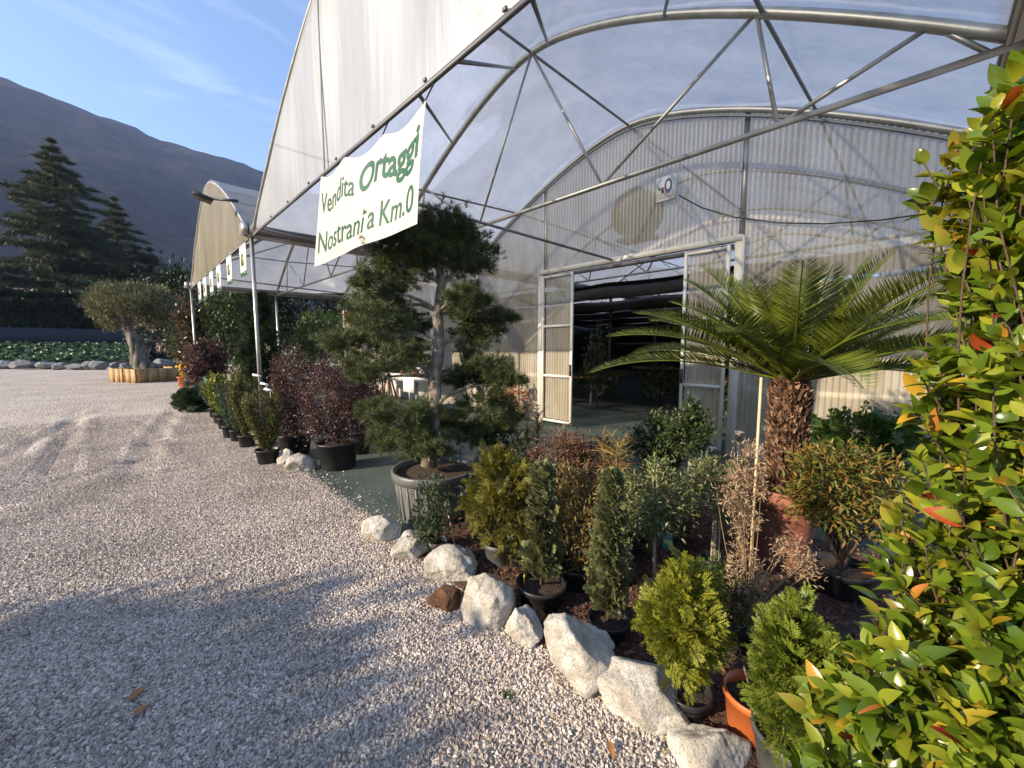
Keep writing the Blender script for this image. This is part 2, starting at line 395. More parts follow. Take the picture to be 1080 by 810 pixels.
def flush(name, cols, scale=2.2, p0=.56, p1=.70, off=(1.3, 4.1, 2.2)):
    nt = MATS[name].node_tree
    hs = next(n for n in nt.nodes if n.bl_idname == 'ShaderNodeHueSaturation' and n.inputs['Color'].is_linked and n.inputs['Color'].links[0].from_node.bl_idname == 'ShaderNodeValToRGB')
    src = hs.inputs['Color'].links[0].from_socket
    g = N(nt, 'ShaderNodeNewGeometry'); r = ramp(nt, g.outputs['Random Per Island'], cols)
    tc = N(nt, 'ShaderNodeTexCoord'); mp = N(nt, 'ShaderNodeMapping'); mp.inputs['Location'].default_value = off
    nz = N(nt, 'ShaderNodeTexNoise'); nz.inputs['Scale'].default_value = scale; nz.inputs['Detail'].default_value = 8; nz.inputs['Roughness'].default_value = .75
    nt.links.new(tc.outputs['Object'], mp.inputs[0]); nt.links.new(mp.outputs[0], nz.inputs['Vector'])
    f = ramp(nt, nz.outputs['Fac'], [(0, 0, 0), (1, 1, 1)], pos=[p0, p1])
    mx = N(nt, 'ShaderNodeMix', data_type='RGBA', blend_type='MIX'); nt.links.new(f.outputs[0], mx.inputs[0])
    nt.links.new(src, mx.inputs[6]); nt.links.new(r.outputs[0], mx.inputs[7]); nt.links.new(mx.outputs[2], hs.inputs['Color'])
flush('bush_leaf', [(.16, .15, .02), (.26, .15, .03), (.32, .10, .04), (.20, .20, .02)])
flush('nandina_leaf', [(.22, .08, .03), (.14, .10, .03)], 6.0)
mat_solid('bark_pale', (0.34, 0.29, 0.23), .8, .3, 20, bump=.4, bscale=60)

# granite and rust rock
def mat_rock(name, c1, c2, c3):
    m, nt, out = new_mat(name)
    b = N(nt, 'ShaderNodeBsdfPrincipled'); b.inputs['Roughness'].default_value = 0.88
    tc = N(nt, 'ShaderNodeTexCoord')
    n1 = N(nt, 'ShaderNodeTexNoise'); n1.inputs['Scale'].default_value = 5; n1.inputs['Detail'].default_value = 9; n1.inputs['Roughness'].default_value = .65
    n2 = N(nt, 'ShaderNodeTexNoise'); n2.inputs['Scale'].default_value = 120; n2.inputs['Detail'].default_value = 2
    for n_ in (n1, n2): nt.links.new(tc.outputs['Object'], n_.inputs['Vector'])
    r1 = ramp(nt, n1.outputs['Fac'], [mul(c2, .8), c2, c1], pos=[0.33, 0.43, 0.56])
    r2 = ramp(nt, n2.outputs['Fac'], [c3, (1, 1, 1)], pos=[0.30, 0.52])
    mx = N(nt, 'ShaderNodeMix', data_type='RGBA', blend_type='MULTIPLY'); mx.inputs[0].default_value = 0.8
    nt.links.new(r1.outputs[0], mx.inputs[6]); nt.links.new(r2.outputs[0], mx.inputs[7])
    nt.links.new(mx.outputs[2], b.inputs['Base Color'])
    n3 = N(nt, 'ShaderNodeTexNoise'); n3.inputs['Scale'].default_value = 28; n3.inputs['Detail'].default_value = 10; n3.inputs['Roughness'].default_value = .7
    nt.links.new(tc.outputs['Object'], n3.inputs['Vector'])
    bp = N(nt, 'ShaderNodeBump'); bp.inputs['Strength'].default_value = 0.8; bp.inputs['Distance'].default_value = 0.03
    nt.links.new(n3.outputs['Fac'], bp.inputs['Height']); nt.links.new(bp.outputs[0], b.inputs['Normal'])
    nt.links.new(b.outputs[0], out.inputs[0]); return m
mat_rock('granite', (0.62, 0.60, 0.555), (0.42, 0.385, 0.33), (0.45, 0.43, 0.42))
mat_rock('rust_stone', (0.17, 0.075, 0.030), (0.075, 0.035, 0.018), (0.4, 0.35, 0.3))
mat_rock('field_stone', (0.20, 0.20, 0.205), (0.13, 0.13, 0.135), (0.6, 0.6, 0.6))

# ------------------------------------------------------------------ world, sun
SUN_DIR = np.array([-0.955, 0.297, 0.0]); SUN_EL = math.radians(21)
w = bpy.data.worlds.new('World'); scene.world = w; w.use_nodes = True
nt = w.node_tree; nt.nodes.clear()
sky = N(nt, 'ShaderNodeTexSky', sky_type='NISHITA', sun_disc=False)
sky.sun_elevation = SUN_EL; sky.sun_rotation = math.atan2(SUN_DIR[0], SUN_DIR[1]) % (2*PI)
sky.altitude = 300; sky.air_density = 1.0; sky.dust_density = 0.4; sky.ozone_density = 2.8
tc = N(nt, 'ShaderNodeTexCoord')
mp = N(nt, 'ShaderNodeMapping'); mp.inputs['Scale'].default_value = (1.0, 1.0, 3.2); mp.inputs['Rotation'].default_value = (0.1, 0.35, 0.5)
nt.links.new(tc.outputs['Generated'], mp.inputs[0])
cn = N(nt, 'ShaderNodeTexNoise'); cn.inputs['Scale'].default_value = 2.6; cn.inputs['Detail'].default_value = 9; cn.inputs['Roughness'].default_value = .58; cn.inputs['Distortion'].default_value = 0.8
nt.links.new(mp.outputs[0], cn.inputs['Vector'])
cr = ramp(nt, cn.outputs['Fac'], [(0, 0, 0), (0.34, 0.34, 0.34)], pos=[0.50, 0.80])
mixc = N(nt, 'ShaderNodeMix', data_type='RGBA', blend_type='MIX')
nt.links.new(cr.outputs[0], mixc.inputs[0]); nt.links.new(sky.outputs[0], mixc.inputs[6]); mixc.inputs[7].default_value = (5.6, 6.0, 6.8, 1)
bg = N(nt, 'ShaderNodeBackground'); bg.inputs['Strength'].default_value = 0.115
nt.links.new(mixc.outputs[2], bg.inputs[0])
wo = N(nt, 'ShaderNodeOutputWorld'); nt.links.new(bg.outputs[0], wo.inputs[0])
ld = bpy.data.lights.new('sun', 'SUN'); ld.energy = 5.0; ld.angle = math.radians(0.7); ld.color = (1.0, 0.83, 0.60)
lo = bpy.data.objects.new('sun', ld); COL.objects.link(lo)
sd = Vector((SUN_DIR[0]*math.cos(SUN_EL), SUN_DIR[1]*math.cos(SUN_EL), math.sin(SUN_EL)))
lo.rotation_euler = sd.to_track_quat('Z', 'Y').to_euler(); lo.location = (-20, 6, 15)
scene.view_settings.view_transform = 'Standard'; scene.view_settings.look = 'None'
scene.view_settings.exposure = 1.52; scene.view_settings.gamma = 1.0
# camera
cd = bpy.data.cameras.new('camera'); cam = bpy.data.objects.new('camera', cd); COL.objects.link(cam)
cd.sensor_width = 36; cd.lens = FPX/1080*36; cd.clip_start = 0.05; cd.clip_end = 9000
cam.matrix_world = Matrix(((R[0], U[0], -F[0], 0), (R[1], U[1], -F[1], 0), (R[2], U[2], -F[2], H), (0, 0, 0, 1)))
scene.camera = cam

# ------------------------------------------------------------------ ground
def ground_h(x, y):
    """shallow wheel ruts in the gravel"""
    z = np.zeros_like(x)
    for (x0, sl, cv) in ((-1.5, 0.10, 0.008), (0.1, 0.10, 0.008), (-0.75, -0.05, 0.004)):
        cxr = x0 + sl*(y-8)+cv*(y-8)**2
        d = (x-cxr)
        env = np.clip((y-6.0)/2, 0, 1)*np.clip((16-y)/4, 0, 1)
        z += env*(-0.03*np.exp(-(d/0.11)**2)+0.018*np.exp(-((np.abs(d)-0.24)/0.09)**2))
    for (fx, fy) in ((0.25, 6.7), (0.1, 7.6), (-0.45, 7.2), (0.35, 8.9), (-1.0, 6.1)):
        z += -0.03*np.exp(-(((x-fx)/0.22)**2+((y-fy)/0.14)**2))+0.015*np.exp(-(((x-fx)/0.34)**2+((y-fy-.22)/0.1)**2))
    return z
m, nt, out = new_mat('gravel_ground')
b = N(nt, 'ShaderNodeBsdfPrincipled'); b.inputs['Roughness'].default_value = 0.9
tc = N(nt, 'ShaderNodeTexCoord')
vo = N(nt, 'ShaderNodeTexVoronoi'); vo.inputs['Scale'].default_value = 42
v2 = N(nt, 'ShaderNodeTexVoronoi'); v2.inputs['Scale'].default_value = 17
nz = N(nt, 'ShaderNodeTexNoise'); nz.inputs['Scale'].default_value = 0.7; nz.inputs['Detail'].default_value = 8
for n_ in (vo, nz, v2): nt.links.new(tc.outputs['Object'], n_.inputs['Vector'])
sep = N(nt, 'ShaderNodeSeparateColor'); nt.links.new(vo.outputs['Color'], sep.inputs[0])
r1 = ramp(nt, sep.outputs[0], [(0.22, 0.19, 0.165), (0.42, 0.365, 0.31), (0.52, 0.46, 0.40), (0.72, 0.66, 0.59)], pos=[0, .35, .7, 1])
r2 = ramp(nt, nz.outputs['Fac'], [(0.80, 0.78, 0.77), (1.0, 1.0, 1.0)], pos=[0.35, 0.62])
mx = N(nt, 'ShaderNodeMix', data_type='RGBA', blend_type='MULTIPLY'); mx.inputs[0].default_value = 1
nt.links.new(r1.outputs[0], mx.inputs[6]); nt.links.new(r2.outputs[0], mx.inputs[7]); nt.links.new(mx.outputs[2], b.inputs['Base Color'])
ad = N(nt, 'ShaderNodeMath', operation='ADD'); nt.links.new(vo.outputs['Distance'], ad.inputs[0]); nt.links.new(v2.outputs['Distance'], ad.inputs[1])
bp = N(nt, 'ShaderNodeBump', invert=True); bp.inputs['Strength'].default_value = 0.9; bp.inputs['Distance'].default_value = 0.022
nt.links.new(ad.outputs[0], bp.inputs['Height']); nt.links.new(bp.outputs[0], b.inputs['Normal'])
nt.links.new(b.outputs[0], out.inputs[0])

# one ground sheet to the horizon with a fine middle
def axis_pts(lo, hi, fine0, fine1, step):
    a = np.arange(fine0, fine1+1e-6, step)
    def far(s, e): return s+(e-s)*np.linspace(0, 1, 14)[1:]**3
    return np.concatenate([far(fine0, lo)[::-1], a, far(fine1, hi)])
xs = axis_pts(-3000, 3000, -6, 3.0, 0.08); ys = axis_pts(-3000, 5000, 4, 18, 0.08)
gx, gy = np.meshgrid(xs, ys, indexing='ij')
gz = ground_h(gx, gy)
mb = MB(); nx, ny = gx.shape
i, j = np.meshgrid(np.arange(nx-1), np.arange(ny-1), indexing='ij'); a = i*ny+j
mb.add(np.stack([gx, gy, gz], -1), np.stack([a, a+ny, a+ny+1, a+1], -1).reshape(-1, 4))
tag(mb.build('ground', M['gravel_ground'], smooth=True), kind='structure')

def sheet(name, poly, z, mat, kind='structure', sub=1):
    me = MB().add([(x, y, z) for x, y in poly], [tuple(range(len(poly)))])
    return tag(me.build(name, mat), kind=kind)
# green ground cloth under the canopy and in the greenhouse
sheet('ground_cloth', [(1.57, 2.92), (26, 2.92), (26, 16.6), (2.0, 16.6), (1.66, 9.0), (1.52, 4.2)], 0.008, M['ground_cloth'])
sheet('ground_cloth', [(4.05, -5), (26, -5), (26, 2.916), (4.05, 2.916)], 0.008, M['ground_cloth'])
# bed soil, gently mounded
mat_solid('bark_mulch', (0.055, 0.028, 0.018), 0.95, 0.6, 60, bump=1.0, bscale=70, col2=(0.13, 0.065, 0.045))
def soilf(u, v):
    x = 1.50+(4.05-1.50)*u; y = -3+(2.92+3)*v
    z = 0.012+0.05*np.sin(PI*u)**.5*np.clip(np.minimum(v, 1-v)*12, 0, 1)
    z = z+np.vectorize(lambda a, c: 0.02*mnoise.noise(Vector((a*7, c*7, 0))))(x, y)*np.clip(np.minimum(u, 1-u)*12, 0, 1)
    return x, y, z
tag(MB().grid(soilf, 60, 120).build('bed_soil', M['bark_mulch'], smooth=True), kind='structure')
# bark chips on the soil (uncountable)
n = 9000
P = np.column_stack([RNG.uniform(1.56, 4.0, n), RNG.uniform(-1.0, 2.88, n), np.full(n, 0.0)])
P[:, 2] = 0.015+0.05*np.sin(PI*(P[:, 0]-1.5)/2.55)**.5+RNG.uniform(0, .02, n)
mat_leaf('chip', [(0.05, 0.025, 0.016), (0.11, 0.05, 0.034), (0.20, 0.12, 0.085)], 0.9, 0.0)
mb = MB(); leafy(mb, T_small(.45, .12), P, sphere_dirs(n)*np.array([1, 1, .2]), 0.034, 0, 0.2, jit=.5)
tag(mb.build('bark_chips', M['chip']), kind='stuff')

# loose gravel near the camera: instanced stones (uncountable)
def gravel():
    m, nt, out = new_mat('gravel_stone')
    b = N(nt, 'ShaderNodeBsdfPrincipled'); b.inputs['Roughness'].default_value = 0.85
    oi = N(nt, 'ShaderNodeObjectInfo')
    r = ramp(nt, oi.outputs['Random'], [(0.21, 0.18, 0.155), (0.41, 0.355, 0.315), (0.50, 0.455, 0.425), (0.53, 0.46, 0.40), (0.63, 0.575, 0.53), (0.82, 0.78, 0.72)], pos=[0, .2, .42, .65, .85, 1])
    tc = N(nt, 'ShaderNodeTexCoord'); nz = N(nt, 'ShaderNodeTexNoise'); nz.inputs['Scale'].default_value = 1.6; nz.inputs['Detail'].default_value = 5
    nt.links.new(tc.outputs['Object'], nz.inputs['Vector'])
    r2 = ramp(nt, nz.outputs['Fac'], [(.72, .7, .68), (1, 1, 1)], pos=[.3, .6])
    gp = N(nt, 'ShaderNodeNewGeometry'); nw = N(nt, 'ShaderNodeTexNoise'); nw.inputs['Scale'].default_value = 1.3; nw.inputs['Detail'].default_value = 6
    nt.links.new(gp.outputs['Position'], nw.inputs['Vector'])
    r3 = ramp(nt, nw.outputs['Fac'], [(.80, .77, .72), (1.06, 1.03, 1.0)], pos=[.32, .55])
    m3 = N(nt, 'ShaderNodeMix', data_type='RGBA', blend_type='MULTIPLY'); m3.inputs[0].default_value = 1
    nt.links.new(r2.outputs[0], m3.inputs[6]); nt.links.new(r3.outputs[0], m3.inputs[7])
    mx = N(nt, 'ShaderNodeMix', data_type='RGBA', blend_type='MULTIPLY'); mx.inputs[0].default_value = 1
    nt.links.new(r.outputs[0], mx.inputs[6]); nt.links.new(m3.outputs[2], mx.inputs[7]); nt.links.new(mx.outputs[2], b.inputs['Base Color'])
    nt.links.new(b.outputs[0], out.inputs[0])
    x = np.arange(-2.6, 1.62, 0.2); y = np.arange(-0.6, 13.01, 0.2)
    gx, gy = np.meshgrid(x, y, indexing='ij')
    mb = MB(); nx, ny = gx.shape
    i, j = np.meshgrid(np.arange(nx-1), np.arange(ny-1), indexing='ij'); a = i*ny+j
    keep = (gx[:-1, :-1] > -0.4-0.145*gy[:-1, :-1]-0.3).ravel() & (np.hypot(gx[:-1, :-1], gy[:-1, :-1]) > 0.6).ravel()
    Fq = np.stack([a, a+ny, a+ny+1, a+1], -1).reshape(-1, 4)[keep]
    zz = ground_h(gx, gy)+0.002
    mb.add(np.stack([gx, gy, zz], -1), Fq)
    o = mb.build('gravel', m); tag(o, kind='stuff')
    at = o.data.attributes.new('dens', 'FLOAT', 'POINT')
    dist = np.hypot(gx, gy)
    dn = np.clip((13-dist)/7.5, 0.0, 1)*np.where(gx > 1.5, 0.6, 1)
    at.data.foreach_set('value', dn.astype(np.float32).ravel())
    g = bpy.data.node_groups.new('gravel_scatter', 'GeometryNodeTree')
    g.interface.new_socket('Geometry', in_out='INPUT', socket_type='NodeSocketGeometry')
    g.interface.new_socket('Geometry', in_out='OUTPUT', socket_type='NodeSocketGeometry')
    nd = g.nodes.new; L = g.links.new
    gi, go = nd('NodeGroupInput'), nd('NodeGroupOutput')
    dp = nd('GeometryNodeDistributePointsOnFaces'); na = nd('GeometryNodeInputNamedAttribute'); na.data_type = 'FLOAT'; na.inputs['Name'].default_value = 'dens'
    ml = nd('ShaderNodeMath'); ml.operation = 'MULTIPLY'; ml.inputs[1].default_value = 9800
    L(na.outputs[0], ml.inputs[0]); L(gi.outputs[0], dp.inputs['Mesh']); L(ml.outputs[0], dp.inputs['Density'])
    join = nd('GeometryNodeJoinGeometry')
    for k in range(5):
        ico = nd('GeometryNodeMeshIcoSphere'); ico.inputs['Radius'].default_value = 1.0; ico.inputs['Subdivisions'].default_value = 2
        sp = nd('GeometryNodeSetPosition'); nz = nd('ShaderNodeTexNoise'); nz.inputs['Scale'].default_value = 0.9; nz.inputs['Detail'].default_value = 2.0
        ps = nd('GeometryNodeInputPosition'); ad = nd('ShaderNodeVectorMath'); ad.operation = 'ADD'; ad.inputs[1].default_value = (k*7.3, k*3.1, k*1.7)
        L(ps.outputs[0], ad.inputs[0]); L(ad.outputs[0], nz.inputs['Vector'])
        sb = nd('ShaderNodeVectorMath'); sb.operation = 'SUBTRACT'; sb.inputs[1].default_value = (.5, .5, .5); L(nz.outputs['Color'], sb.inputs[0])
        sc = nd('ShaderNodeVectorMath'); sc.operation = 'SCALE'; sc.inputs['Scale'].default_value = 2.6; L(sb.outputs[0], sc.inputs[0])
        L(ico.outputs['Mesh'], sp.inputs['Geometry']); L(sc.outputs[0], sp.inputs['Offset'])
        sm = nd('GeometryNodeSetMaterial'); sm.inputs['Material'].default_value = m; L(sp.outputs[0], sm.inputs['Geometry'])
        gt = nd('GeometryNodeGeometryToInstance'); L(sm.outputs[0], gt.inputs[0]); L(gt.outputs[0], join.inputs[0])
    iop = nd('GeometryNodeInstanceOnPoints'); iop.inputs['Pick Instance'].default_value = True
    L(dp.outputs['Points'], iop.inputs['Points']); L(join.outputs[0], iop.inputs['Instance'])
    rr = nd('FunctionNodeRandomValue'); rr.data_type = 'FLOAT_VECTOR'; rr.inputs[0].default_value = (0, 0, 0); rr.inputs[1].default_value = (6.28, 6.28, 6.28)
    rs = nd('FunctionNodeRandomValue'); rs.data_type = 'FLOAT_VECTOR'; rs.inputs[0].default_value = (.0043, .0038, .0032); rs.inputs[1].default_value = (.0120, .0096, .0072)
    L(rr.outputs[0], iop.inputs['Rotation']); L(rs.outputs[0], iop.inputs['Scale'])
    jn = nd('GeometryNodeJoinGeometry'); L(iop.outputs[0], jn.inputs[0])
    L(jn.outputs[0], go.inputs[0])
    md = o.modifiers.new('scatter', 'NODES'); md.node_group = g
gravel()

# ------------------------------------------------------------------ rocks
def rock_mesh(c, size, seed, rot=0.0, noise=0.09, facets=13, smooth=False):
    r = np.random.default_rng(seed)
    import bmesh
    bm = bmesh.new(); bmesh.ops.create_icosphere(bm, subdivisions=5, radius=1.0)
    V = np.array([v.co[:] for v in bm.verts]); Fs = np.array([[v.index for v in f.verts] for f in bm.faces]); bm.free()
    nn = nrm(r.normal(size=(facets, 3))); dd = r.uniform(0.62, 0.95, facets)
    dots = V @ nn.T
    rad = np.where(dots > 0.05, dd/np.maximum(dots, 0.05), 9).min(1)
    rad = np.minimum(rad, 1.15)
    off = r.uniform(0, 50, 3)
    nz = np.array([mnoise.fractal(Vector(v*1.8+off), 0.9, 2.0, 5) for v in V])
    V = V*(rad*(1+noise*nz))[:, None]
    V = V/np.abs(V).max(0)
    V = V*np.array(size)/2
    ca, sa = math.cos(rot), math.sin(rot)
    V = V @ np.array([[ca, sa, 0], [-sa, ca, 0], [0, 0, 1]])
    return V+np.asarray(c), Fs
def rock(name, label, cat, px, py, wpx, hpx, seed, mat, group, yaw=None, dz=0.0, facets=13):
    """px,py: where the bottom of the rock meets the gravel"""
    P = G(px, py); d = depth(P); a = math.atan2(px-CX, FPX)
    wd = 1.1*wpx/FPX*d*math.cos(a)**.7; top = Zat(P+np.array([.1, .1, 0]), py-hpx)
    hh = max(top, 0.12)
    dirv = np.array([P[0], P[1]]); dirv /= np.linalg.norm(dirv)
    dep = wd*0.85
    c = np.array([P[0]+dirv[0]*dep*.42, P[1]+dirv[1]*dep*.42, hh/2-0.055+dz])
    V, Fs = rock_mesh(c, (wd, dep, hh+0.06), seed, yaw if yaw is not None else math.atan2(dirv[1], dirv[0])-PI/2, facets=facets)
    o = MB().add(V-c*np.array([1, 1, 0]), Fs).build(name, mat, smooth=False)
    o.location = (c[0], c[1], 0)
    return tag(o, label, cat, group)
GRP = 'pale rocks edging the planted bed'
rock('rock', 'small pale rock at the left front of the big pine pot', 'rock', 404, 573, 42, 36, 3, M['granite'], GRP)
rock('rock', 'low pale rock right below the big pine pot', 'rock', 437, 593, 50, 34, 4, M['granite'], GRP)
rock('rock', 'rounded pale rock behind the larger rust brown stone', 'rock', 474, 618, 58, 42, 5, M['granite'], GRP)
rock('rock', 'squarish whitish rock between the two rust brown stones', 'rock', 514, 665, 60, 74, 6, M['granite'], GRP)
rock('rock', 'narrow pale rock with a rust brown stone leaning on its right', 'rock', 552, 686, 40, 60, 8, M['granite'], GRP)
rock('rock', 'tallest whitish rock with a split dark side, just right of the smaller rust brown stone', 'rock', 607, 737, 80, 98, 11, M['granite'], GRP)
rock('rock', 'broad flat sided white rock in front of the golden conifer', 'rock', 680, 782, 108, 84, 12, M['granite'], GRP)
rock('rock', 'greyish rock cut by the bottom edge of the picture, last of the edging', 'rock', 750, 830, 96, 78, 16, M['granite'], GRP)
rock('stone', 'larger rust brown stone lying on the gravel in front of the pale edging', 'stone', 471, 646, 40, 36, 21, M['rust_stone'], 'rust brown stones among the edging')
rock('stone', 'smaller rust brown stone wedged between a narrow and a tall pale rock', 'stone', 568, 672, 30, 42, 22, M['rust_stone'], 'rust brown stones among the edging')
rock('rock', 'pale boulder on the gravel in front of the big black pot of red shrub', 'rock', 318, 499, 31, 25, 31, M['granite'], 'pale rocks by the red shrubs')
rock('rock', 'thin upright pale rock beside the nearest small black pot', 'rock', 302, 490, 18, 20, 32, M['granite'], 'pale rocks by the red shrubs')

# ------------------------------------------------------------------ greenhouse
X1, X2, XW = 1.62, 3.95, 6.35
YC, HW, TIE, APEX = 3.7, 4.07, 3.40, 5.32
Y2C = YC+2*HW
XB = 24.0
def arch_z(d, X=7.0):
    k = .24-.035*np.clip((np.asarray(X, float)-X2)/(XW-X2), 0, 1)
    return APEX+.034-k*(np.asarray(d, float)**2+.09)**.75
EAVE = arch_z(HW)
gh = thing('greenhouse', 'twin arched greenhouse with milky film roof, steel tubes and corrugated clear front wall', 'greenhouse', (4, YC, 0))
def arc(X, yc, n=36, dz=0.0): 
    d = np.linspace(-HW, HW, n+1)
    return np.column_stack([np.full(n+1, X), yc+d, arch_z(d, X)+dz])
for k, yc in enumerate((YC, Y2C)):
    # gable film: between the tie and the arch, slightly billowed
    def gf(u, v, yc=yc):
        y = yc-HW+2*HW*u; top = np.maximum(arch_z(y-yc, X1), TIE+.01); z = TIE+(top-TIE)*v
        x = X1+0.02*np.sin(y*5.1)*np.sin(PI*v)+0.015*np.sin(y*1.7+z*2)
        return x, y, z
    MB().grid(gf, 60, 12).build('gable_sheet', M['gable_film' if k == 0 else 'gable_film_aged'], gh, True)
    for d in (.7,):
        MB().box((X1-.022, yc+d, (TIE+float(arch_z(d, X1)))/2), (.006, .025, float(arch_z(d, X1))-TIE-.02)).build('seam', M['gable_film'], gh)
    for d in np.arange(-3.6, 3.7, .8): MB().box((X1-.02, yc+d, TIE+.022), (.014, .03, .02)).build('clip', M['gutter_steel'], gh)
    MB().tube(arc(X1, yc), 0.022).build('arch', M['galvanised'], gh, True)
    MB().beam((X1-0.005, yc-HW, TIE-0.01), (X1-0.005, yc+HW, TIE-0.01), 0.024, 0.03).build('gable_rail', M['gutter_steel'], gh)
    # roof film
    def rf(u, v, yc=yc):
        y = yc-HW+2*HW*v; x = X1+(XB-X1)*u
        z = arch_z(y-yc, x)+0.045+0.012*np.sin(x*2.7)*np.cos(y*3.1)+0.01*np.sin(x*7+y*2)
        return x, y, z
    MB().grid(rf, 90, 48).build('roof_film', M['roof_film'], gh, True)
    for X in (X2, 9.2, 12.4, 15.8, 19.4):
        MB().tube(arc(X, yc), 0.042 if X == X2 else 0.035, 10).build('arch', M['galvanised'], gh, True)
        MB().tube([(X, yc-HW, TIE), (X, yc+HW, TIE)], 0.027).build('tie_bar', M['galvanised'], gh, True)
        an = [(0.0, 1.08, -1.08), (2.55, 1.08, 2.75), (3.6, 3.87, 2.75)]
        for (a0, *bs) in an:
            for sg in (1, -1):
                for b0 in bs:
                    if a0 == 0.0 and sg == -1: continue
                    MB().tube([(X, yc-sg*a0, arch_z(a0, X)), (X, yc-sg*b0, TIE)], 0.017, 6).build('web_bar', M['galvanised'], gh, True)
    # purlins along the tunnel
    for d in (0.0, 2.6, -2.6):
        z = lambda X: arch_z(d, X)-0.01
        MB().tube([(X, yc+d, z(X)) for X in (X1, X2, XW, XB)], 0.018, 6).build('purlin', M['galvanised_dull'], gh, True)
    MB().tube([(X1, yc+0.75, TIE-0.05), (XW, yc+0.2, TIE-0.28)], 0.02, 6).build('brace', M['galvanised_dull'], gh, True)
    # struts from the gable rail up to the first inner arch
    for (a, b_) in (((480, 68), (543, 68)), ((442, 152), (478, 150)), ((560, -3), (578, 46)), ((740, -160), (700, 10))):
        p0, p1 = onX(*a, X1), onX(*b_, X2); d0, d1 = p0[1]-YC, p1[1]-YC
        MB().tube([(X1, yc+d0, TIE), (X2, yc+d1, arch_z(d1, X2)-.02)], 0.016, 6).build('strut', M['galvanised_dull'], gh, True)
for yg in (YC-HW-.02, YC+HW, Y2C+HW+.02):
    g = MB().box(((X1+XB)/2, yg, TIE+0.02), (XB-X1+.1, 0.30, 0.03))
    g.box(((X1+XB)/2, yg-.15, TIE+0.09), (XB-X1+.1, 0.03, 0.17)).box(((X1+XB)/2, yg+.15, TIE+0.09), (XB-X1+.1, 0.03, 0.17))
    g.build('gutter', M['gutter_steel'], gh)
    for X in (X1, X2):
        if yg < 3: continue
        MB().tube([(X, yg, 0), (X, yg, TIE)], 0.030, 10).build('post', M['galvanised'], gh, True)
    cap = MB().box((X1-0.09, yg, TIE+.10), (0.10, 0.26, 0.17)).build('gutter_end', M['galvanised'], gh)
# front wall: corrugated clear sheet
def corrugated(y0, y1, z0, ztop, X, pitch=0.066, amp=0.013):
    n = max(8, int(abs(y1-y0)/pitch*8)); y = np.linspace(y0, y1, n+1)
    x = X+amp*np.sin(2*PI*y/pitch)
    zt = ztop(y) if callable(ztop) else np.full(n+1, ztop)
    rows = 5
    V = np.concatenate([np.column_stack([x, y, z0+(zt-z0)*k/rows]) for k in range(rows+1)])
    a = np.arange(n); Fq = np.concatenate([np.column_stack([a, a+1, a+n+2, a+n+1])+k*(n+1) for k in range(rows)])
    return V, Fq
DY0, DY1, LZ = 1.90, 5.58, 3.10
az = lambda yc: (lambda y: arch_z(y-yc)-0.02)
for (y0, y1, z0, zt) in ((DY1+.05, YC+HW-.03, 0.02, az(YC)), (DY0+.04, DY1-.04, LZ+.09, az(YC)), (YC-HW+.02, DY0-.05, 0.02, az(YC)),
                         (YC+HW+.03, 9.6, 0.02, az(Y2C)), (9.62, 13.4, 2.6, az(Y2C)), (13.42, Y2C+HW-.05, 0.02, az(Y2C))):
    V, Fq = corrugated(y0, y1, z0, zt, XW)
    MB().add(V, Fq).build('wall_sheet', M['corrugated_sheet'], gh, True)
for yc in (YC, Y2C):
    a_ = arc(XW, yc); MB().tube(a_, 0.045, 8).build('wall_arch', M['galvanised'], gh, True)
    a_ = arc(XW-.05, yc, dz=-0.10); MB().tube(a_, 0.02, 6).build('wall_arch_trim', M['galvanised_dull'], gh, True)
for y, z1 in ((DY1, arch_z(DY1-YC)), (DY0, arch_z(DY0-YC)), (9.6, arch_z(9.6-Y2C)), (13.4, arch_z(13.4-Y2C))):
    MB().box((XW+0.055, y, (LZ+z1)/2-.03), (0.06, 0.07, z1-LZ)).build('wall_mullion', M['galvanised'], gh)
for y in (DY1+.02, DY0-.02, YC+HW, 9.61, 13.41, Y2C+HW):
    MB().box((XW-0.045, y, LZ/2+.02), (0.10, 0.11, LZ+.04)).build('wall_post', M['white_frame'], gh)
for y0, y1, zz in ((DY1+.08, YC+HW-.06, 1.0), (DY1+.08, YC+HW-.06, 2.15), (YC-HW, DY0-.08, 1.0), (YC-HW, DY0-.08, 2.15), (YC+HW+.06, 9.55, 1.0), (YC+HW+.06, 9.55, 2.15)):
    MB().box((XW+.055, (y0+y1)/2, zz), (.05, abs(y1-y0), .07)).build('wall_rail', M['white_frame'], gh)
MB().box((XW-.06, (DY0+DY1)/2, LZ+.02), (0.10, DY1-DY0+.1, 0.085)).build('lintel', M['white_frame'], gh)
MB().box((XW-.075, (DY0+DY1)/2, LZ-.085), (0.07, DY1-DY0-.12, 0.06)).build('door_track', M['gutter_steel'], gh)
# sliding leaves
for (ya, yb) in ((4.72, 5.50), (1.98, 2.62)):
    xd = XW-.13
    d = MB()
    for y in (ya+.022, yb-.022): d.box((xd, y, 1.55), (.04, .042, 2.96))
    for z in (0.10, 1.02, 2.02, 3.0): d.box((xd, (ya+yb)/2, z), (.036, yb-ya-.105, .045))
    dob = d.build('sliding_door', M['white_frame'], gh)
    V, Fq = corrugated(ya+.06, yb-.06, 0.13, 2.98, xd+.035, amp=0.012)
    MB().add(V, Fq).build('door_sheet', M['corrugated_sheet'], dob, True)
    MB().box((xd-.03, ya+.03 if ya > 3 else yb-.03, 1.15), (.03, .03, .22)).build('handle', M['black_plastic'], dob)
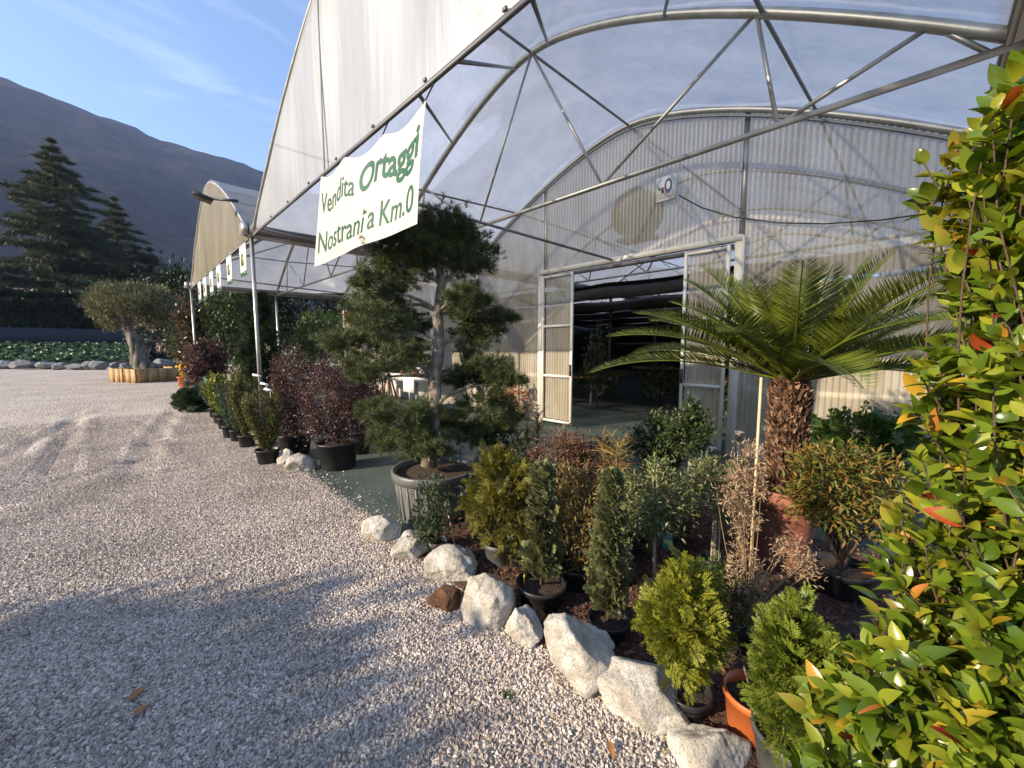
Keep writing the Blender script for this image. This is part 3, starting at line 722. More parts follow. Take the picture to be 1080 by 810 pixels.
# window band in the second span wall and a green dado at its end
MB().box((XW-.02, 11.5, 1.75), (.03, 3.6, 1.5)).build('window_pane', M['glazing'], gh)
for y in (9.75, 11.0, 12.2, 13.3): MB().box((XW-.05, y, 1.8), (.05, .06, 1.6)).build('window_bar', M['white_frame'], gh)
MB().box((XW-.02, 11.5, .5), (.03, 3.7, .98)).build('wall_base', M['render_pale'], gh)
mat_solid('green_sheet', (0.012, 0.06, 0.045), .6, .2, 3)
MB().box((XW-.04, 15.1, .62), (.02, 1.2, 1.2)).build('green_skirting', M['green_sheet'], gh)
# dark sheets over the far end and sides, added to darken the interior
V, Fq = corrugated(YC-HW, Y2C+HW, 0, 3.0, XB-.1); MB().add(V, Fq).build('end_darkening_sheet', M['shade_cloth'], gh, True)
for y in (YC-HW-.02, Y2C+HW): MB().box(((XW+XB)/2, y, 1.68), (XB-XW-.1, .03, 3.36)).build('side_darkening_sheet', M['shade_cloth'], gh)
# drawn shade cloths inside
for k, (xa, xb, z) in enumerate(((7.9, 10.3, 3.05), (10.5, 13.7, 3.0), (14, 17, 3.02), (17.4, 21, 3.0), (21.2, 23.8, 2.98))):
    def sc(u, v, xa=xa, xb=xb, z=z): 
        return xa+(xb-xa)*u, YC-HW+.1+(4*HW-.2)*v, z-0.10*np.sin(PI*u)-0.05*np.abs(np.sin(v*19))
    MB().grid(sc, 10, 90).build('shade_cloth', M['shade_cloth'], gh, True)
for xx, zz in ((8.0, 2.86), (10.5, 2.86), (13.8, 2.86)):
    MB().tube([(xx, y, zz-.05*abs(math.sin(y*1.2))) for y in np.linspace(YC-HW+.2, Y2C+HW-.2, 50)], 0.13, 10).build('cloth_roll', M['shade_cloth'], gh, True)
for X in (8.6, 12.4, 15.8):
    for y in (YC+HW, YC-HW+.3, YC+1.2 if X > 9 else YC+HW+2): MB().box((X, y, 1.66), (.08, .08, 3.3)).build('inner_post', M['galvanised_dull'], gh)

# small things on the greenhouse -------------------------------------
fl = thing('floodlight', 'black floodlight on a bracket at the peak of the far gable', 'floodlight', (1.5, 12.0, 5.0))
c = onX(221, 210, 1.25)
MB().box(c+np.array([-.1, 0, 0]), (0.28, 0.26, 0.05), np.array([[.97, 0, .25], [0, 1, 0], [-.25, 0, .97]])).build('lamp_housing', M['black_plastic'], fl)
MB().tube([c+np.array([.05, 0, .02]), np.array([X1-.01, c[1]-.3, c[2]-.02])], 0.025).build('bracket', M['dark_metal'], fl)
# banner with its lettering
bt = {'tl': (4.40, 3.33), 'tr': (2.38, 3.21), 'bl': (4.50, 2.44), 'br': (2.47, 2.44)}
def bpos(u, v, off=0.0):
    """u left to right as read, v bottom to top"""
    yb = bt['bl'][0]+(bt['br'][0]-bt['bl'][0])*u; yt = bt['tl'][0]+(bt['tr'][0]-bt['tl'][0])*u
    zb = bt['bl'][1]+0*u; zt = bt['tl'][1]+(bt['tr'][1]-bt['tl'][1])*u
    sag = 0.09*np.abs(np.sin(PI*u*3))**1.3*np.where(u < .98, 1, 1)
    zt = zt-sag*0.8
    y = yb+(yt-yb)*v; z = zb+(zt-zb)*v
    x = X1-0.08+0.016*np.sin(u*9+v*2)+0.005*np.sin(u*19-v*4)-0.05*(1-v)-off
    return x, y, z
bn = thing('banner', 'white vinyl banner with green lettering hung under the near gable', 'banner', (X1-.08, 3.7, 2.47))
MB().grid(lambda u, v: bpos(u, v), 160, 50).build('sheet', M['banner_vinyl'], bn, True)
def text_mesh(s, size, bold):
    cu = bpy.data.curves.new('t', 'FONT'); cu.body = s; cu.size = size; cu.offset = bold; cu.resolution_u = 4
    o = bpy.data.objects.new('t', cu); COL.objects.link(o)
    dg = bpy.context.evaluated_depsgraph_get(); me = bpy.data.meshes.new_from_object(o.evaluated_get(dg))
    V = np.array([v.co[:] for v in me.vertices]); Fs = [tuple(p.vertices) for p in me.polygons]
    bpy.data.objects.remove(o); bpy.data.curves.remove(cu); bpy.data.meshes.remove(me)
    return V, Fs
def lettering(s, u0, u1, v0, v1, bold):
    V, Fs = text_mesh(s, 1.0, bold)
    V[:, 0] -= V[:, 0].min(); V[:, 0] /= V[:, 0].max()
    cap = 0.72
    import bmesh
    bm = bmesh.new(); vs = [bm.verts.new(v) for v in V]
    for f in Fs:
        try: bm.faces.new([vs[i] for i in f])
        except ValueError: pass
    bmesh.ops.triangulate(bm, faces=bm.faces[:])
    for _ in range(3):
        ed = [e for e in bm.edges if e.calc_length() > .04]
        bmesh.ops.subdivide_edges(bm, edges=ed, cuts=1); bmesh.ops.triangulate(bm, faces=[f for f in bm.faces if len(f.verts) > 3])
    bm.verts.index_update(); V = np.array([v.co[:] for v in bm.verts]); Fs = [tuple(v.index for v in f.verts) for f in bm.faces]; bm.free()
    u = u0+(u1-u0)*V[:, 0]; v = v0+(v1-v0)*V[:, 1]/cap
    x, y, z = bpos(u, v, 0.003)
    MB().add(np.column_stack([x, y, z]), Fs).build('lettering', M['green_print'], bn)
lettering('Vendita', 0.035, 0.465, 0.60, 0.83, 0.004)
lettering('Ortaggi', 0.50, 0.975, 0.60, 0.88, 0.024)
lettering('Nostrani', 0.03, 0.585, 0.14, 0.39, 0.004)
lettering('a', 0.62, 0.675, 0.14, 0.39, 0.004)
lettering('Km.0', 0.71, 0.965, 0.14, 0.39, 0.004)
for u in (0.02, .34, .66, .985):
    x, y, z = bpos(np.array(u), np.array(.99)); MB().tube([(x, y, z), (X1, y, TIE-.02)], .006, 5).build('cord', M['dark_metal'], bn)
# sheets hanging along the far gable
lab = ['first from the near post', 'second from the near post', 'third from the near post', 'fourth from the near post', 'fifth from the near post', 'farthest, by the end post']
for k, px in enumerate((261.5, 246, 234, 225.5, 218, 212)):
    y = onX(px, 285, X1)[1]
    s = thing('hanging_sign', 'white green footed picture sheet under the far gable, '+lab[k], 'sign', (X1-.06, y, 2.75), 'picture sheets under the far gable')
    MB().box((X1-.06, y, 3.06), (.008, .46, .52)).build('board', M['paper_white'], s)
    MB().box((X1-.066, y, 2.84), (.006, .44, .07)).build('green_strip', M['green_print'], s)
    MB().box((X1-.066, y+.05, 3.08), (.006, .2, .2)).build('picture', M['olive_leaf'] if k % 2 else M['thuja_lime'], s)
# emblem board over the door, cable and fan behind the sheet
c = onX(703, 198, XW-.08)
s = thing('sign', 'small cream sign with a dark blue oval emblem above the door', 'sign', (XW-.08, c[1], c[2]-.24))
K = .70
MB().box(c, (.03, .46*K, .50*K)).build('board', M['paper_white'], s)
def disc(c, ry, rz, off):
    th = np.linspace(0, 2*PI, 24, endpoint=False)
    return MB().add(np.column_stack([np.full(24, c[0]-off), c[1]+K*ry*np.cos(th), c[2]+K*rz*np.sin(th)]), [tuple(range(24))])
disc(c+np.array([0, -.05, .03])*K, .09, .16, .018).build('emblem', M['blue_print'], s)
disc(c+np.array([0, -.05, .04])*K, .045, .09, .021).build('emblem_centre', M['paper_white'], s)
MB().box(c+np.array([-.018, .08*K, -.04*K]), (.004, .05*K, .12*K)).build('red_mark', M['red_paint'], s)
MB().box(c+np.array([-.018, .16*K, 0]), (.004, .03*K, .05*K)).build('dark_mark', M['black_plastic'], s)
MB().box(c+np.array([-.005, .01, -.27*K]), (.05, .42*K, .04*K)).build('lower_ledge', M['white_frame'], s)
pts = [onX(x, y, XW-.06) for x, y in ((716, 206), (740, 219), (775, 229), (820, 235), (870, 236), (930, 232), (985, 224))]
tag(MB().tube(pts, .009, 5).build('cable', M['black_plastic'], smooth=True), 'thin dark cable sagging across the corrugated wall right of the emblem sign', 'cable')
c = onX(672, 226, 7.1)
fan = thing('fan', 'beige round drum fan hanging behind the clear corrugated sheet above the door', 'fan', (c[0], c[1], c[2]-.4))
MB().lathe((0, 0, 0), [(0.05, -.25), (.40, -.25), (.43, -.2), (.43, .2), (.40, .25), (.05, .25)], 28)
fm = MB().lathe((0, 0, 0), [(0.04, -.25), (.40, -.25), (.43, -.2), (.43, .2), (.40, .25), (.04, .25)], 28)
fm.V = [v[:, [2, 0, 1]]+c for v in fm.V]; fm.build('drum', M['fan_beige'], fan, True)
MB().box(c+np.array([0, -.02, -.46]), (.4, .7, .05)).build('bracket', M['fan_beige'], fan)

# ------------------------------------------------------------------ pots and plants
def pot(root, P, r, h, mat, soil=True, rim=0.03, taper=0.78, ribs=False, z0=0.0):
    rb = r*taper
    prof = [(0.001, z0), (rb*.96, z0), (rb, z0+.01), (r*.94, z0+h-rim), (r, z0+h-rim), (r*1.02, z0+h-.004), (r, z0+h), (r*.93, z0+h), (r*.91, z0+h-.05)]
    c = (P[0], P[1], P[2])
    o = MB().lathe(c, prof, 36).build('pot', mat, root, True)
    if soil:
        th = np.linspace(0, 2*PI, 20, endpoint=False)
        V = [(c[0], c[1], c[2]+z0+h-.02)] + [(c[0]+r*.925*math.cos(t), c[1]+r*.925*math.sin(t), c[2]+z0+h-.045+.01*math.sin(5*t)) for t in th]
        MB().add(V, [(0, 1+i, 1+(i+1) % 20) for i in range(20)]).build('soil', M['potting_soil'], root)
    return o
def crown_box(P, box, cosk=0.75):
    """pixel box at the depth of the plant -> centre, horizontal radius, vertical radius"""
    x0, y0, x1, y1 = box
    d = depth((P[0], P[1], H-0.3)); c = at_depth((x0+x1)/2, (y0+y1)/2, d)
    a = math.atan2((x0+x1)/2-CX, FPX)
    # keep the crown over the root along the view ray
    return c, (x1-x0)/2/FPX*d*math.cos(a)**cosk, (y1-y0)/2/FPX*d
def cone_pts(n, C0, C1, rad, prof, fill=0.55):
    t = RNG.random(n)**0.9; a = RNG.uniform(0, 2*PI, n)
    lump = 1+0.2*np.sin(a*3+t*9)+0.16*np.sin(a*5-t*17)+.12*np.sin(t*31+a)+RNG.normal(0, .10, n)
    rr = rad*prof(t)*(fill+(1-fill)*np.sqrt(RNG.random(n)))*lump
    P = C0+(C1-C0)*t[:, None]+np.column_stack([np.cos(a)*rr, np.sin(a)*rr, np.zeros(n)])
    out = np.column_stack([np.cos(a), np.sin(a), np.zeros(n)])
    return P, out
SOILZ = 0.05
def plant(name, label, cat, base, potspec=None, group=None, z=0.0):
    P = G(*base) if len(base) == 2 else np.array(base, float)
    P = np.array([P[0], P[1], z])
    root = thing(name, label, cat, P, group)
    h = 0.0
    if potspec:
        r, h, mt = potspec; pot(root, P, r, h, M[mt])
    return root, P, h

# --- row of small potted shrubs beside the gravel
def row_shrub(base, r, h, box, leaf, label, T=THIN, n=2600, size=0.05, pm='black_plastic', k=26):
    root, P, ph = plant('potted_shrub', label, 'shrub', base, (r, h, pm), 'potted shrubs lining the gravel')
    c, rx, rz = crown_box(P, box); c[0], c[1] = P[0]+(c[0]-P[0])*.4, P[1]+(c[1]-P[1])*.4
    ends = []
    mb = MB()
    for i in range(k):
        a = RNG.uniform(0, 2*PI); q = RNG.random()**.5
        e = c+np.array([math.cos(a)*rx*q, math.sin(a)*rx*q, rz*(0.15+0.85*RNG.random()*math.sqrt(1-.6*q*q))])
        ends.append(e)
        b0 = P+np.array([math.cos(a)*rx*.2, math.sin(a)*rx*.2, ph])
        t = RNG.random(n//k)**.8
        pts = b0+(e-b0)*t[:, None]+np.column_stack([np.sin(PI*t*.6)*math.cos(a), np.sin(PI*t*.6)*math.sin(a), 0*t])*rx*.35
        pts = pts+RNG.normal(0, rx*.10, pts.shape)
        leafy(mb, T, pts, np.tile(nrm(e-b0), (len(t), 1)), size, .3, .75)
    mb.build('foliage', M[leaf], root)
    twigs(MB(), P+np.array([0, 0, ph-.04]), ends[:12], .008).build('stems', M['bark_brown'], root)
    return root
row_shrub((283, 488), .155, .20, (262, 405, 296, 475), 'rosemary_leaf', 'olive green upright shrub in the nearest small black pot of the gravel row', n=4200, size=.055)
row_shrub((261, 471), .13, .20, (246, 383, 271, 462), 'rosemary_leaf', 'tall olive green upright shrub in the second small black pot of the row', n=3600, size=.06)
row_shrub((251, 465), .12, .20, (240, 398, 260, 455), 'grey_green_leaf', 'grey green shrub in the third small black pot of the row', n=2400, size=.06)
row_shrub((244, 461), .14, .22, (230, 400, 252, 445), 'grey_green_leaf', 'bluish green shrub in the fourth small black pot of the row', n=2200, size=.06)
row_shrub((238, 452), .14, .22, (226, 395, 245, 440), 'variegated_leaf', 'green and yellow variegated shrub in the fifth small black pot of the row', SMALL, 1800, .09)
row_shrub((233, 446), .14, .22, (218, 392, 238, 432), 'variegated_leaf', 'yellow splashed leafy shrub in the sixth small black pot of the row', SMALL, 1600, .10)
row_shrub((228, 440), .14, .22, (212, 402, 232, 432), 'grey_green_leaf', 'low grey green shrub in the farthest small black pot of the row', SMALL, 1400, .09)
# white plant tags near the front of the row
for k, (x, y) in enumerate(((279, 405), (283, 411), (271, 396))):
    P = at_depth(x, y, 5.2)
    tag(MB().box((0, 0, 0), (.12, .006, .026), np.array([[.66, .7, .2], [-.68, .7, 0], [-.2, 0, .97]])).box((.02, 0, -.06), (.006, .006, .1)).build('plant_tag', M['paper_white']), 'white plastic tag in the nearest olive green shrub, '+('upper' if k == 2 else 'middle' if k == 0 else 'lower')+' of three', 'tag', 'white plant tags').location = P

# --- red-leaved shrubs in black tubs
def round_shrub(name, label, cat, base, potspec, box, leaf, T=SMALL, n=5000, size=.045, k=60, sig=.2, up=.3, rnd=.8, group=None, stem=.012, shell=.5, z=0.0, barkm='bark_brown', depthk=1.0, centre=.5, low=-1):
    root, P, ph = plant(name, label, cat, base, potspec, group, z)
    c, rx, rz = crown_box(P, box)
    c = np.array([P[0]+(c[0]-P[0])*centre, P[1]+(c[1]-P[1])*centre, c[2]])
    pts, out, cc = clumps(c, (rx, rx*depthk, rz), n, k, sig, shell, low=low)
    pts[:, 2] = np.maximum(pts[:, 2], P[2]+.03)
    leafy(MB(), T, pts, out, size, up, rnd).build('foliage', M[leaf], root)
    twigs(MB(), P+np.array([0, 0, max(ph-.04, 0)]), cc[:26], stem).build('stems', M[barkm], root)
    return root, P, c, rx, rz
round_shrub('red_shrub', 'dark red leaved shrub in a big black tub, nearest of the red shrubs', 'shrub', (357, 493), (.27, .36, 'black_plastic'), (318, 372, 392, 470), 'red_leaf', n=11000, size=.036, k=110, sig=.13, group='dark red shrubs in black tubs', shell=.35)
round_shrub('red_shrub', 'dark red leaved shrub in a black tub behind the upright pale rock', 'shrub', (312, 479), (.24, .32, 'black_plastic'), (288, 372, 340, 462), 'red_leaf', n=8500, size=.038, k=90, sig=.14, group='dark red shrubs in black tubs', shell=.35)
round_shrub('red_shrub', 'reddish brown leaved shrub in a black pot partly hidden by the big pine', 'shrub', (379, 478), (.18, .26, 'black_plastic'), (365, 385, 412, 462), 'red_leaf', n=3500, size=.042, k=60, sig=.15, group='dark red shrubs in black tubs', shell=.35)
round_shrub('red_shrub', 'purple red shrub far down the row beside the yellow flowers', 'shrub', (220, 419), (.3, .4, 'black_plastic'), (198, 363, 240, 412), 'red_leaf', n=5000, size=.11, k=70, sig=.16, shell=.35)
round_shrub('photinia', 'tall open shrub with bronze leaves at the far end of the row', 'shrub', (206, 412), (.35, .4, 'black_plastic'), (188, 316, 222, 395), 'photinia_leaf', n=2600, size=.18, k=45, sig=.17, shell=.3, stem=.03)
round_shrub('yellow_flowers', 'bunch of bright yellow flowers in an orange pot at the far end of the row', 'flowers', (197, 408), (.30, .42, 'orange_plastic'), (195, 377, 211, 400), 'yellow_flower', n=500, size=.14, k=24, sig=.2)
round_shrub('juniper', 'dark spreading juniper lying over the gravel at the far end of the row', 'juniper', (216, 432), None, (194, 412, 233, 436), 'juniper_leaf', SPRAY2, 900, .22, 40, .16, 0.1, .5, low=-.2)
GRP3 = 'pale stones at the foot of the far shrubs'
for k, (x, y, w_, h_, lb) in enumerate(((209, 415, 10, 9, 'left'), (218, 419, 11, 8, 'middle'), (225, 424, 9, 7, 'right'))):
    rock('rock', 'small white stone under the purple red shrub, the '+lb+' one of three', 'rock', x, y, w_, h_, 40+k, M['granite'], GRP3)

# --- trees and shrubs beyond the far side of the canopy
def tree_blob(name, label, cat, P, top, r, leaf, n, size, k=60, sig=.2, T=SMALL, trunk_r=.12, low=-.6, group=None, base_z=None, rz=None):
    P = np.array([P[0], P[1], 0.0]); root = thing(name, label, cat, P, group)
    b0 = base_z if base_z is not None else 0.25
    rz = rz or (top-b0)/2; c = P+np.array([0, 0, top-rz])
    pts, out, cc = clumps(c, (r, r, rz), n, k, sig, .45, low=low)
    pts[:, 2] = np.maximum(pts[:, 2], .05)
    leafy(MB(), T, pts, out, size, .3, .8).build('crown', M[leaf], root)
    mb = MB().tube([P, P+np.array([0, 0, (top-b0)*.5+b0])], [trunk_r, trunk_r*.6], 8)
    twigs(mb, P+np.array([0, 0, b0+.2*rz]), cc[:14], trunk_r*.4, .01)
    mb.build('trunk', M['bark_brown'], root)
    return root
tree_blob('evergreen_shrub', 'large dark green bush under the edge of the far canopy', 'bush', (3.2, 17.8), Zat((3.2, 17.8), 303), 1.25, 'dark_evergreen', 8000, .13, 90, .16, trunk_r=.08)
tree_blob('evergreen_shrub', 'tall dark bush at the far end behind the bronze shrub', 'bush', (2.9, 21.5), Zat((2.9, 21.5), 318), 1.3, 'dark_evergreen', 6000, .15, 80, .17, trunk_r=.08)
tree_blob('round_topiary', 'clipped round green bush seen between the canopy posts, the left and larger one', 'topiary', (7.3, 21.4), Zat((7.3, 21.4), 330), 1.55, 'topiary_leaf', 9000, .12, 160, .09, trunk_r=.08, group='clipped round bushes beyond the canopy')
tree_blob('round_topiary', 'clipped round green bush beside the end of the front wall, the right one', 'topiary', (9.2, 20.5), Zat((9.2, 20.5), 330), 1.2, 'topiary_leaf', 6000, .12, 120, .09, trunk_r=.08, group='clipped round bushes beyond the canopy')
for k, (x, y, ytop, r, lb) in enumerate(((5.6, 30, 300, 3.2, 'dark evergreen tree behind the left round bush'), (9.5, 30, 290, 3.6, 'dark evergreen tree behind the right round bush'), (13.5, 29, 285, 3.6, 'dark evergreen tree behind the end of the front wall'), (3.0, 34, 285, 2.6, 'dark evergreen tree above the big bush at the canopy edge'))):
    tree_blob('evergreen_tree', lb, 'tree', (x, y), Zat((x, y), ytop), r, 'hedge_leaf', 7000, .26, 90, .17, trunk_r=.2, group='dark trees beyond the canopy')
# column conifer by the canopy post
def conifer_cone(name, label, cat, base, top, r, leaf, n, size, prof, T=SPRAY2, potspec=None, up=1.2, rnd=.35, group=None, zb=.1, z=0.0, lean=(0, 0), fill=.55, tuft_top=True):
    root, P, ph = plant(name, label, cat, base, potspec, group, z)
    C0 = P+np.array([0, 0, ph+zb*.3]); C1 = np.array([P[0]+lean[0], P[1]+lean[1], top])
    pts, out = cone_pts(n, C0, C1, r, prof, fill)
    leafy(MB(), T, pts, out, size, up, rnd, jit=.9).build('foliage', M[leaf], root)
    MB().tube([P+np.array([0, 0, max(ph-.05, 0)]), C0+(C1-C0)*.85], [max(.012, r*.09), .004], 6).build('trunk', M['bark_brown'], root)
    return root, P
col_prof = lambda t: np.where(t < .12, .6+t*3.3, 1-0.75*np.clip((t-.3)/.7, 0, 1)**1.5)
Pc = np.array([2.6, 12.2, 0])
conifer_cone('column_conifer', 'slim dark column conifer standing behind the near canopy post', 'conifer', Pc, Zat(Pc, 314), .34, 'juniper_leaf', 2600, .2, col_prof)
# --- bench with plants before the second span wall
tb = thing('bench', 'long white topped plant bench in front of the far wall', 'bench', (5.55, 10.5, 0))
MB().box((5.55, 10.4, .80), (.8, 3.4, .14)).build('top', M['white_plastic'], tb)
for x in (5.25, 5.85):
    for y in (8.85, 11.95): MB().box((x, y, .365), (.06, .06, .73)).build('leg', M['galvanised_dull'], tb)
for k, px in enumerate((426.5, 438)):
    P = onX(px, 395, 5.5); P = np.array([5.5, P[1], .875])
    conifer_cone('potted_conifer', 'small bright green pointed conifer on the white bench, '+('left' if k == 0 else 'right')+' of the pair', 'conifer', P, Zat(P, 344), .17, 'cone_bright', 500, .14, lambda t: 1-.85*t, potspec=(.12, .14, 'terracotta'), group='bright conifers on the bench', z=.875)
for k, (px, lf, lb) in enumerate(((408, 'variegated_leaf', 'yellowish plant at the left end of the white bench'), (418, 'rosemary_leaf', 'olive green plant at the middle of the white bench'), (452, 'dark_evergreen', 'dark green plant at the right end of the white bench'))):
    P = onX(px, 395, 5.55)
    round_shrub('bench_plant', lb, 'plant', np.array([5.55, P[1], .872]), (.13, .15, 'black_plastic'), (px-9, 376, px+9, 397), lf, n=500, size=.07, k=20, sig=.2, z=.872)
s = thing('stool', 'low dark red four legged stool standing before the bench', 'stool', (4.6, 10.2, 0))
Ps = G(409, 419); Ps = np.array([Ps[0], Ps[1], 0]); s.location = Ps
MB().lathe(Ps, [(.001, .56), (.2, .56), (.21, .58), (.2, .60), (.001, .60)], 20).build('seat', M['white_plastic'], s)
for a in (.6, 2.2, 3.8, 5.3):
    MB().tube([Ps+np.array([.14*math.cos(a), .14*math.sin(a), .57]), Ps+np.array([.30*math.cos(a), .30*math.sin(a), 0])], .028, 6).build('leg', M['red_paint'], s)
Pn = onX(431, 406, 5.0)
s = thing('notice', 'white notice sheet on a stand before the bench', 'sign', (Pn[0], Pn[1], 0))
MB().box(Pn, (.02, .5, .36)).build('board', M['paper_white'], s)
MB().tube([(Pn[0]+.02, Pn[1], 0), (Pn[0]+.02, Pn[1], Pn[2])], .02, 6).build('stand', M['galvanised_dull'], s)
Ph = onX(369, 332, 6.0)
s = thing('hanging_pot', 'red hanging pot with a small plant high on the end of the far wall', 'pot', (Ph[0], Ph[1], Ph[2]-.2))
pot(s, Ph-np.array([0, 0, .2]), .22, .3, M['orange_plastic'])
pts, out, cc = clumps(Ph+np.array([0, 0, .3]), (.26, .26, .25), 400, 14, .25)
leafy(MB(), SMALL, pts, out, .1).build('foliage', M['rosemary_leaf'], s)
MB().tube([Ph+np.array([0, 0, .1]), Ph+np.array([0, 0, 1.0])], .006, 4).build('hanger', M['dark_metal'], s)

# --- the cloud-pruned pine in its tub
def make_pine():
    base = G(451, 556); P = np.array([base[0]+.22, base[1]+.20, 0])
    root = thing('pine_tree', 'cloud pruned pine in a big dark grey ribbed tub at the corner of the bed', 'tree', P)
    zr = Zat(P, 492)
    rr = 44/FPX*depth((P[0], P[1], .5))*1.0
    prof = [(0.001, 0), (rr*.80, 0), (rr*.81, .02), (rr*.93, zr-.10), (rr*.93, zr-.09), (rr*1.0, zr-.085), (rr*1.02, zr-.01), (rr, zr), (rr*.95, zr), (rr*.93, zr-.07)]
    MB().lathe(P, prof, 48).build('pot', M['grey_plastic'], root, True)
    rb = MB()
    for a in np.linspace(0, 2*PI, 24, endpoint=False):
        e = np.array([math.cos(a), math.sin(a), 0])
        rb.beam(P+e*rr*.822+np.array([0, 0, .03]), P+e*rr*.93+np.array([0, 0, zr-.10]), .018, .014)
    rb.build('ribs', M['grey_plastic'], root)
    th = np.linspace(0, 2*PI, 24, endpoint=False)
    V = [(P[0], P[1], zr-.02)]+[(P[0]+rr*.94*math.cos(t), P[1]+rr*.94*math.sin(t), zr-.055) for t in th]
    MB().add(V, [(0, 1+i, 1+(i+1) % 24) for i in range(24)]).build('soil', M['potting_soil'], root)
    dep = depth((P[0], P[1], 1.5))
    def q(x, y, dd=0.0): return at_depth(x, y, dep+dd)
    tr = [q(452, 492), q(455, 465), q(460, 430), q(459, 400), q(463, 365), q(462, 330), q(466, 300), q(462, 268)]
    MB().tube(tr, [.075, .062, .058, .055, .05, .045, .04, .03], 12, jit=.07).build('trunk', M['bark_pine'], root, True)
    # foliage pads: x, y, half width, half height, depth offset, trunk attach index
    pads = [(455, 262, 62, 36, 0, 6), (420, 270, 36, 32, -.15, 6), (492, 268, 36, 28, .1, 6), (470, 242, 44, 22, .05, 7), (438, 240, 28, 16, 0, 7), (402, 300, 30, 16, -.1, 5),
            (395, 335, 46, 22, -.15, 4), (372, 362, 38, 20, -.1, 4), (410, 375, 34, 20, -.3, 3), (385, 395, 28, 14, .1, 3), (430, 345, 26, 18, .25, 4), (400, 322, 30, 14, .2, 5),
            (512, 325, 36, 16, 0, 5), (500, 350, 34, 17, .2, 4), (528, 338, 20, 12, .1, 5), (492, 312, 22, 14, -.2, 5), (505, 382, 36, 16, .1, 3), (530, 400, 24, 14, -.1, 2), (488, 400, 24, 13, .3, 3),
            (428, 445, 40, 24, -.2, 1), (405, 462, 30, 14, .1, 1), (455, 470, 34, 12, -.28, 0), (512, 428, 40, 22, .05, 2), (535, 440, 22, 16, .2, 2), (500, 455, 36, 16, .2, 1), (470, 440, 24, 14, .3, 1), (395, 430, 20, 12, 0, 1)]
    mb, br = MB(), MB()
    for (x, y, hw, hh, dd, ai) in pads:
        c = q(x, y, dd); rx = hw/FPX*dep*.97; rz = hh/FPX*dep*.95
        n = int(125+hw*hh*.32)
        pts, out, cc = clumps(c, (rx, rx*.9, rz), n, max(9, n//14), .16, .3)
        leafy(mb, TUFT, pts, out, .070, .6, .5, .3)
        t0 = tr[ai]
        twigs(br, t0, [c-np.array([0, 0, rz*.4])], .022, .008, bend=.22, seg=7)
        twigs(br, c-np.array([0, 0, rz*.5]), cc[:8], .007, .003, bend=.1)
    mb.build('foliage', M['pine_needles'], root)
    br.build('branches', M['bark_pine'], root, True)
make_pine()

# --- bed plants -----------------------------------------------------
round_shrub('small_shrub', 'small dark green shrub with a pale wooden label before the grey pine tub', 'shrub', (462, 583), (.085, .11, 'grey_plastic'), (436, 512, 484, 572), 'dark_evergreen', THIN, 1500, .04, 30, .2, centre=.6)
P = G(480, 588)
s = thing('plant_label', 'pale stick label standing in the small shrub before the pine tub', 'label', (P[0], P[1], 0))
t0 = np.array([P[0], P[1], .10]); t1 = at_depth(471, 533, depth(t0))
MB().tube([t0, t1], .006, 6).build('stick', M['bamboo_cane'], s)
MB().box(t1, (.03, .03, .05)).build('head', M['paper_white'], s)
# yellow-green leaning thuja in a grey pot
def spray_shrub(name, label, base, potspec, box, leaf, n, size, k=50, sig=.15, T=SPRAY, up=.5, rnd=.5, shell=.35, cat='conifer', group=None, low=-.8, centre=.6, z=0.0):
    root, P, ph = plant(name, label, cat, base, potspec, group, z)
    c, rx, rz = crown_box(P, box)
    c = np.array([P[0]+(c[0]-P[0])*centre, P[1]+(c[1]-P[1])*centre, c[2]])
    pts, out, cc = clumps(c, (rx, rx, rz), n, k, sig, shell, low=low)
    pts[:, 2] = np.maximum(pts[:, 2], P[2]+.06)
    leafy(MB(), T, pts, out, size, up, rnd, jit=.9).build('foliage', M[leaf], root)
    twigs(MB(), P+np.array([0, 0, max(ph-.03, 0)]), cc[:20], .009).build('stems', M['bark_brown'], root)
    return root, P, c, rx, rz
spray_shrub('thuja', 'leaning bronze yellow thuja in a grey pot behind the squarish pale rock', (527, 596), (.12, .19, 'grey_plastic'), (498, 480, 562, 572), 'thuja_bronze', 620, .10, 40, .14, up=.3)
conifer_cone('cypress', 'blue green upright cypress with a yellow tag in a wide black pot', 'conifer', (571, 640), Zat(G(571, 640), 498), .105, 'cypress_blue', 1300, .075, lambda t: (1-.75*t)*(.75+.25*np.sin(t*14)), potspec=(.155, .17, 'black_plastic'), up=1.9, rnd=.5, fill=.2)
P = at_depth(553, 603, depth(G(566, 640))-.02)
s = thing('price_tag', 'bright yellow tag hooked on the blue green cypress', 'tag', P)
V = [(0, 0), (.035, .01), (.045, .07), (.02, .12), (-.02, .10), (-.03, .03)]
e1 = R*1.0; e2 = np.array([0, 0, 1.0])
fr = [P+e1*a*.62+e2*b*1.05-np.array([F[0], F[1], 0])*.004 for a, b in V]; bk = [p+np.array([F[0], F[1], 0])*.008 for p in fr]
MB().add(fr+bk, [(5, 4, 3, 2, 1, 0), (6, 7, 8, 9, 10, 11)]+[(i, (i+1) % 6, 6+(i+1) % 6, 6+i) for i in range(6)]).build('card', M['yellow_tag'], s)
MB().tube([P+e2*-.09, P+e2*.02], .004, 5).build('stem', M['yellow_tag'], s)
round_shrub('golden_shrub', 'golden orange small leaved shrub in a dark pot between the two upright cypresses', 'shrub', (608, 622), (.15, .2, 'black_plastic'), (574, 496, 640, 606), 'golden_leaf', THIN, 4200, .035, 50, .16, up=.8, rnd=.6)
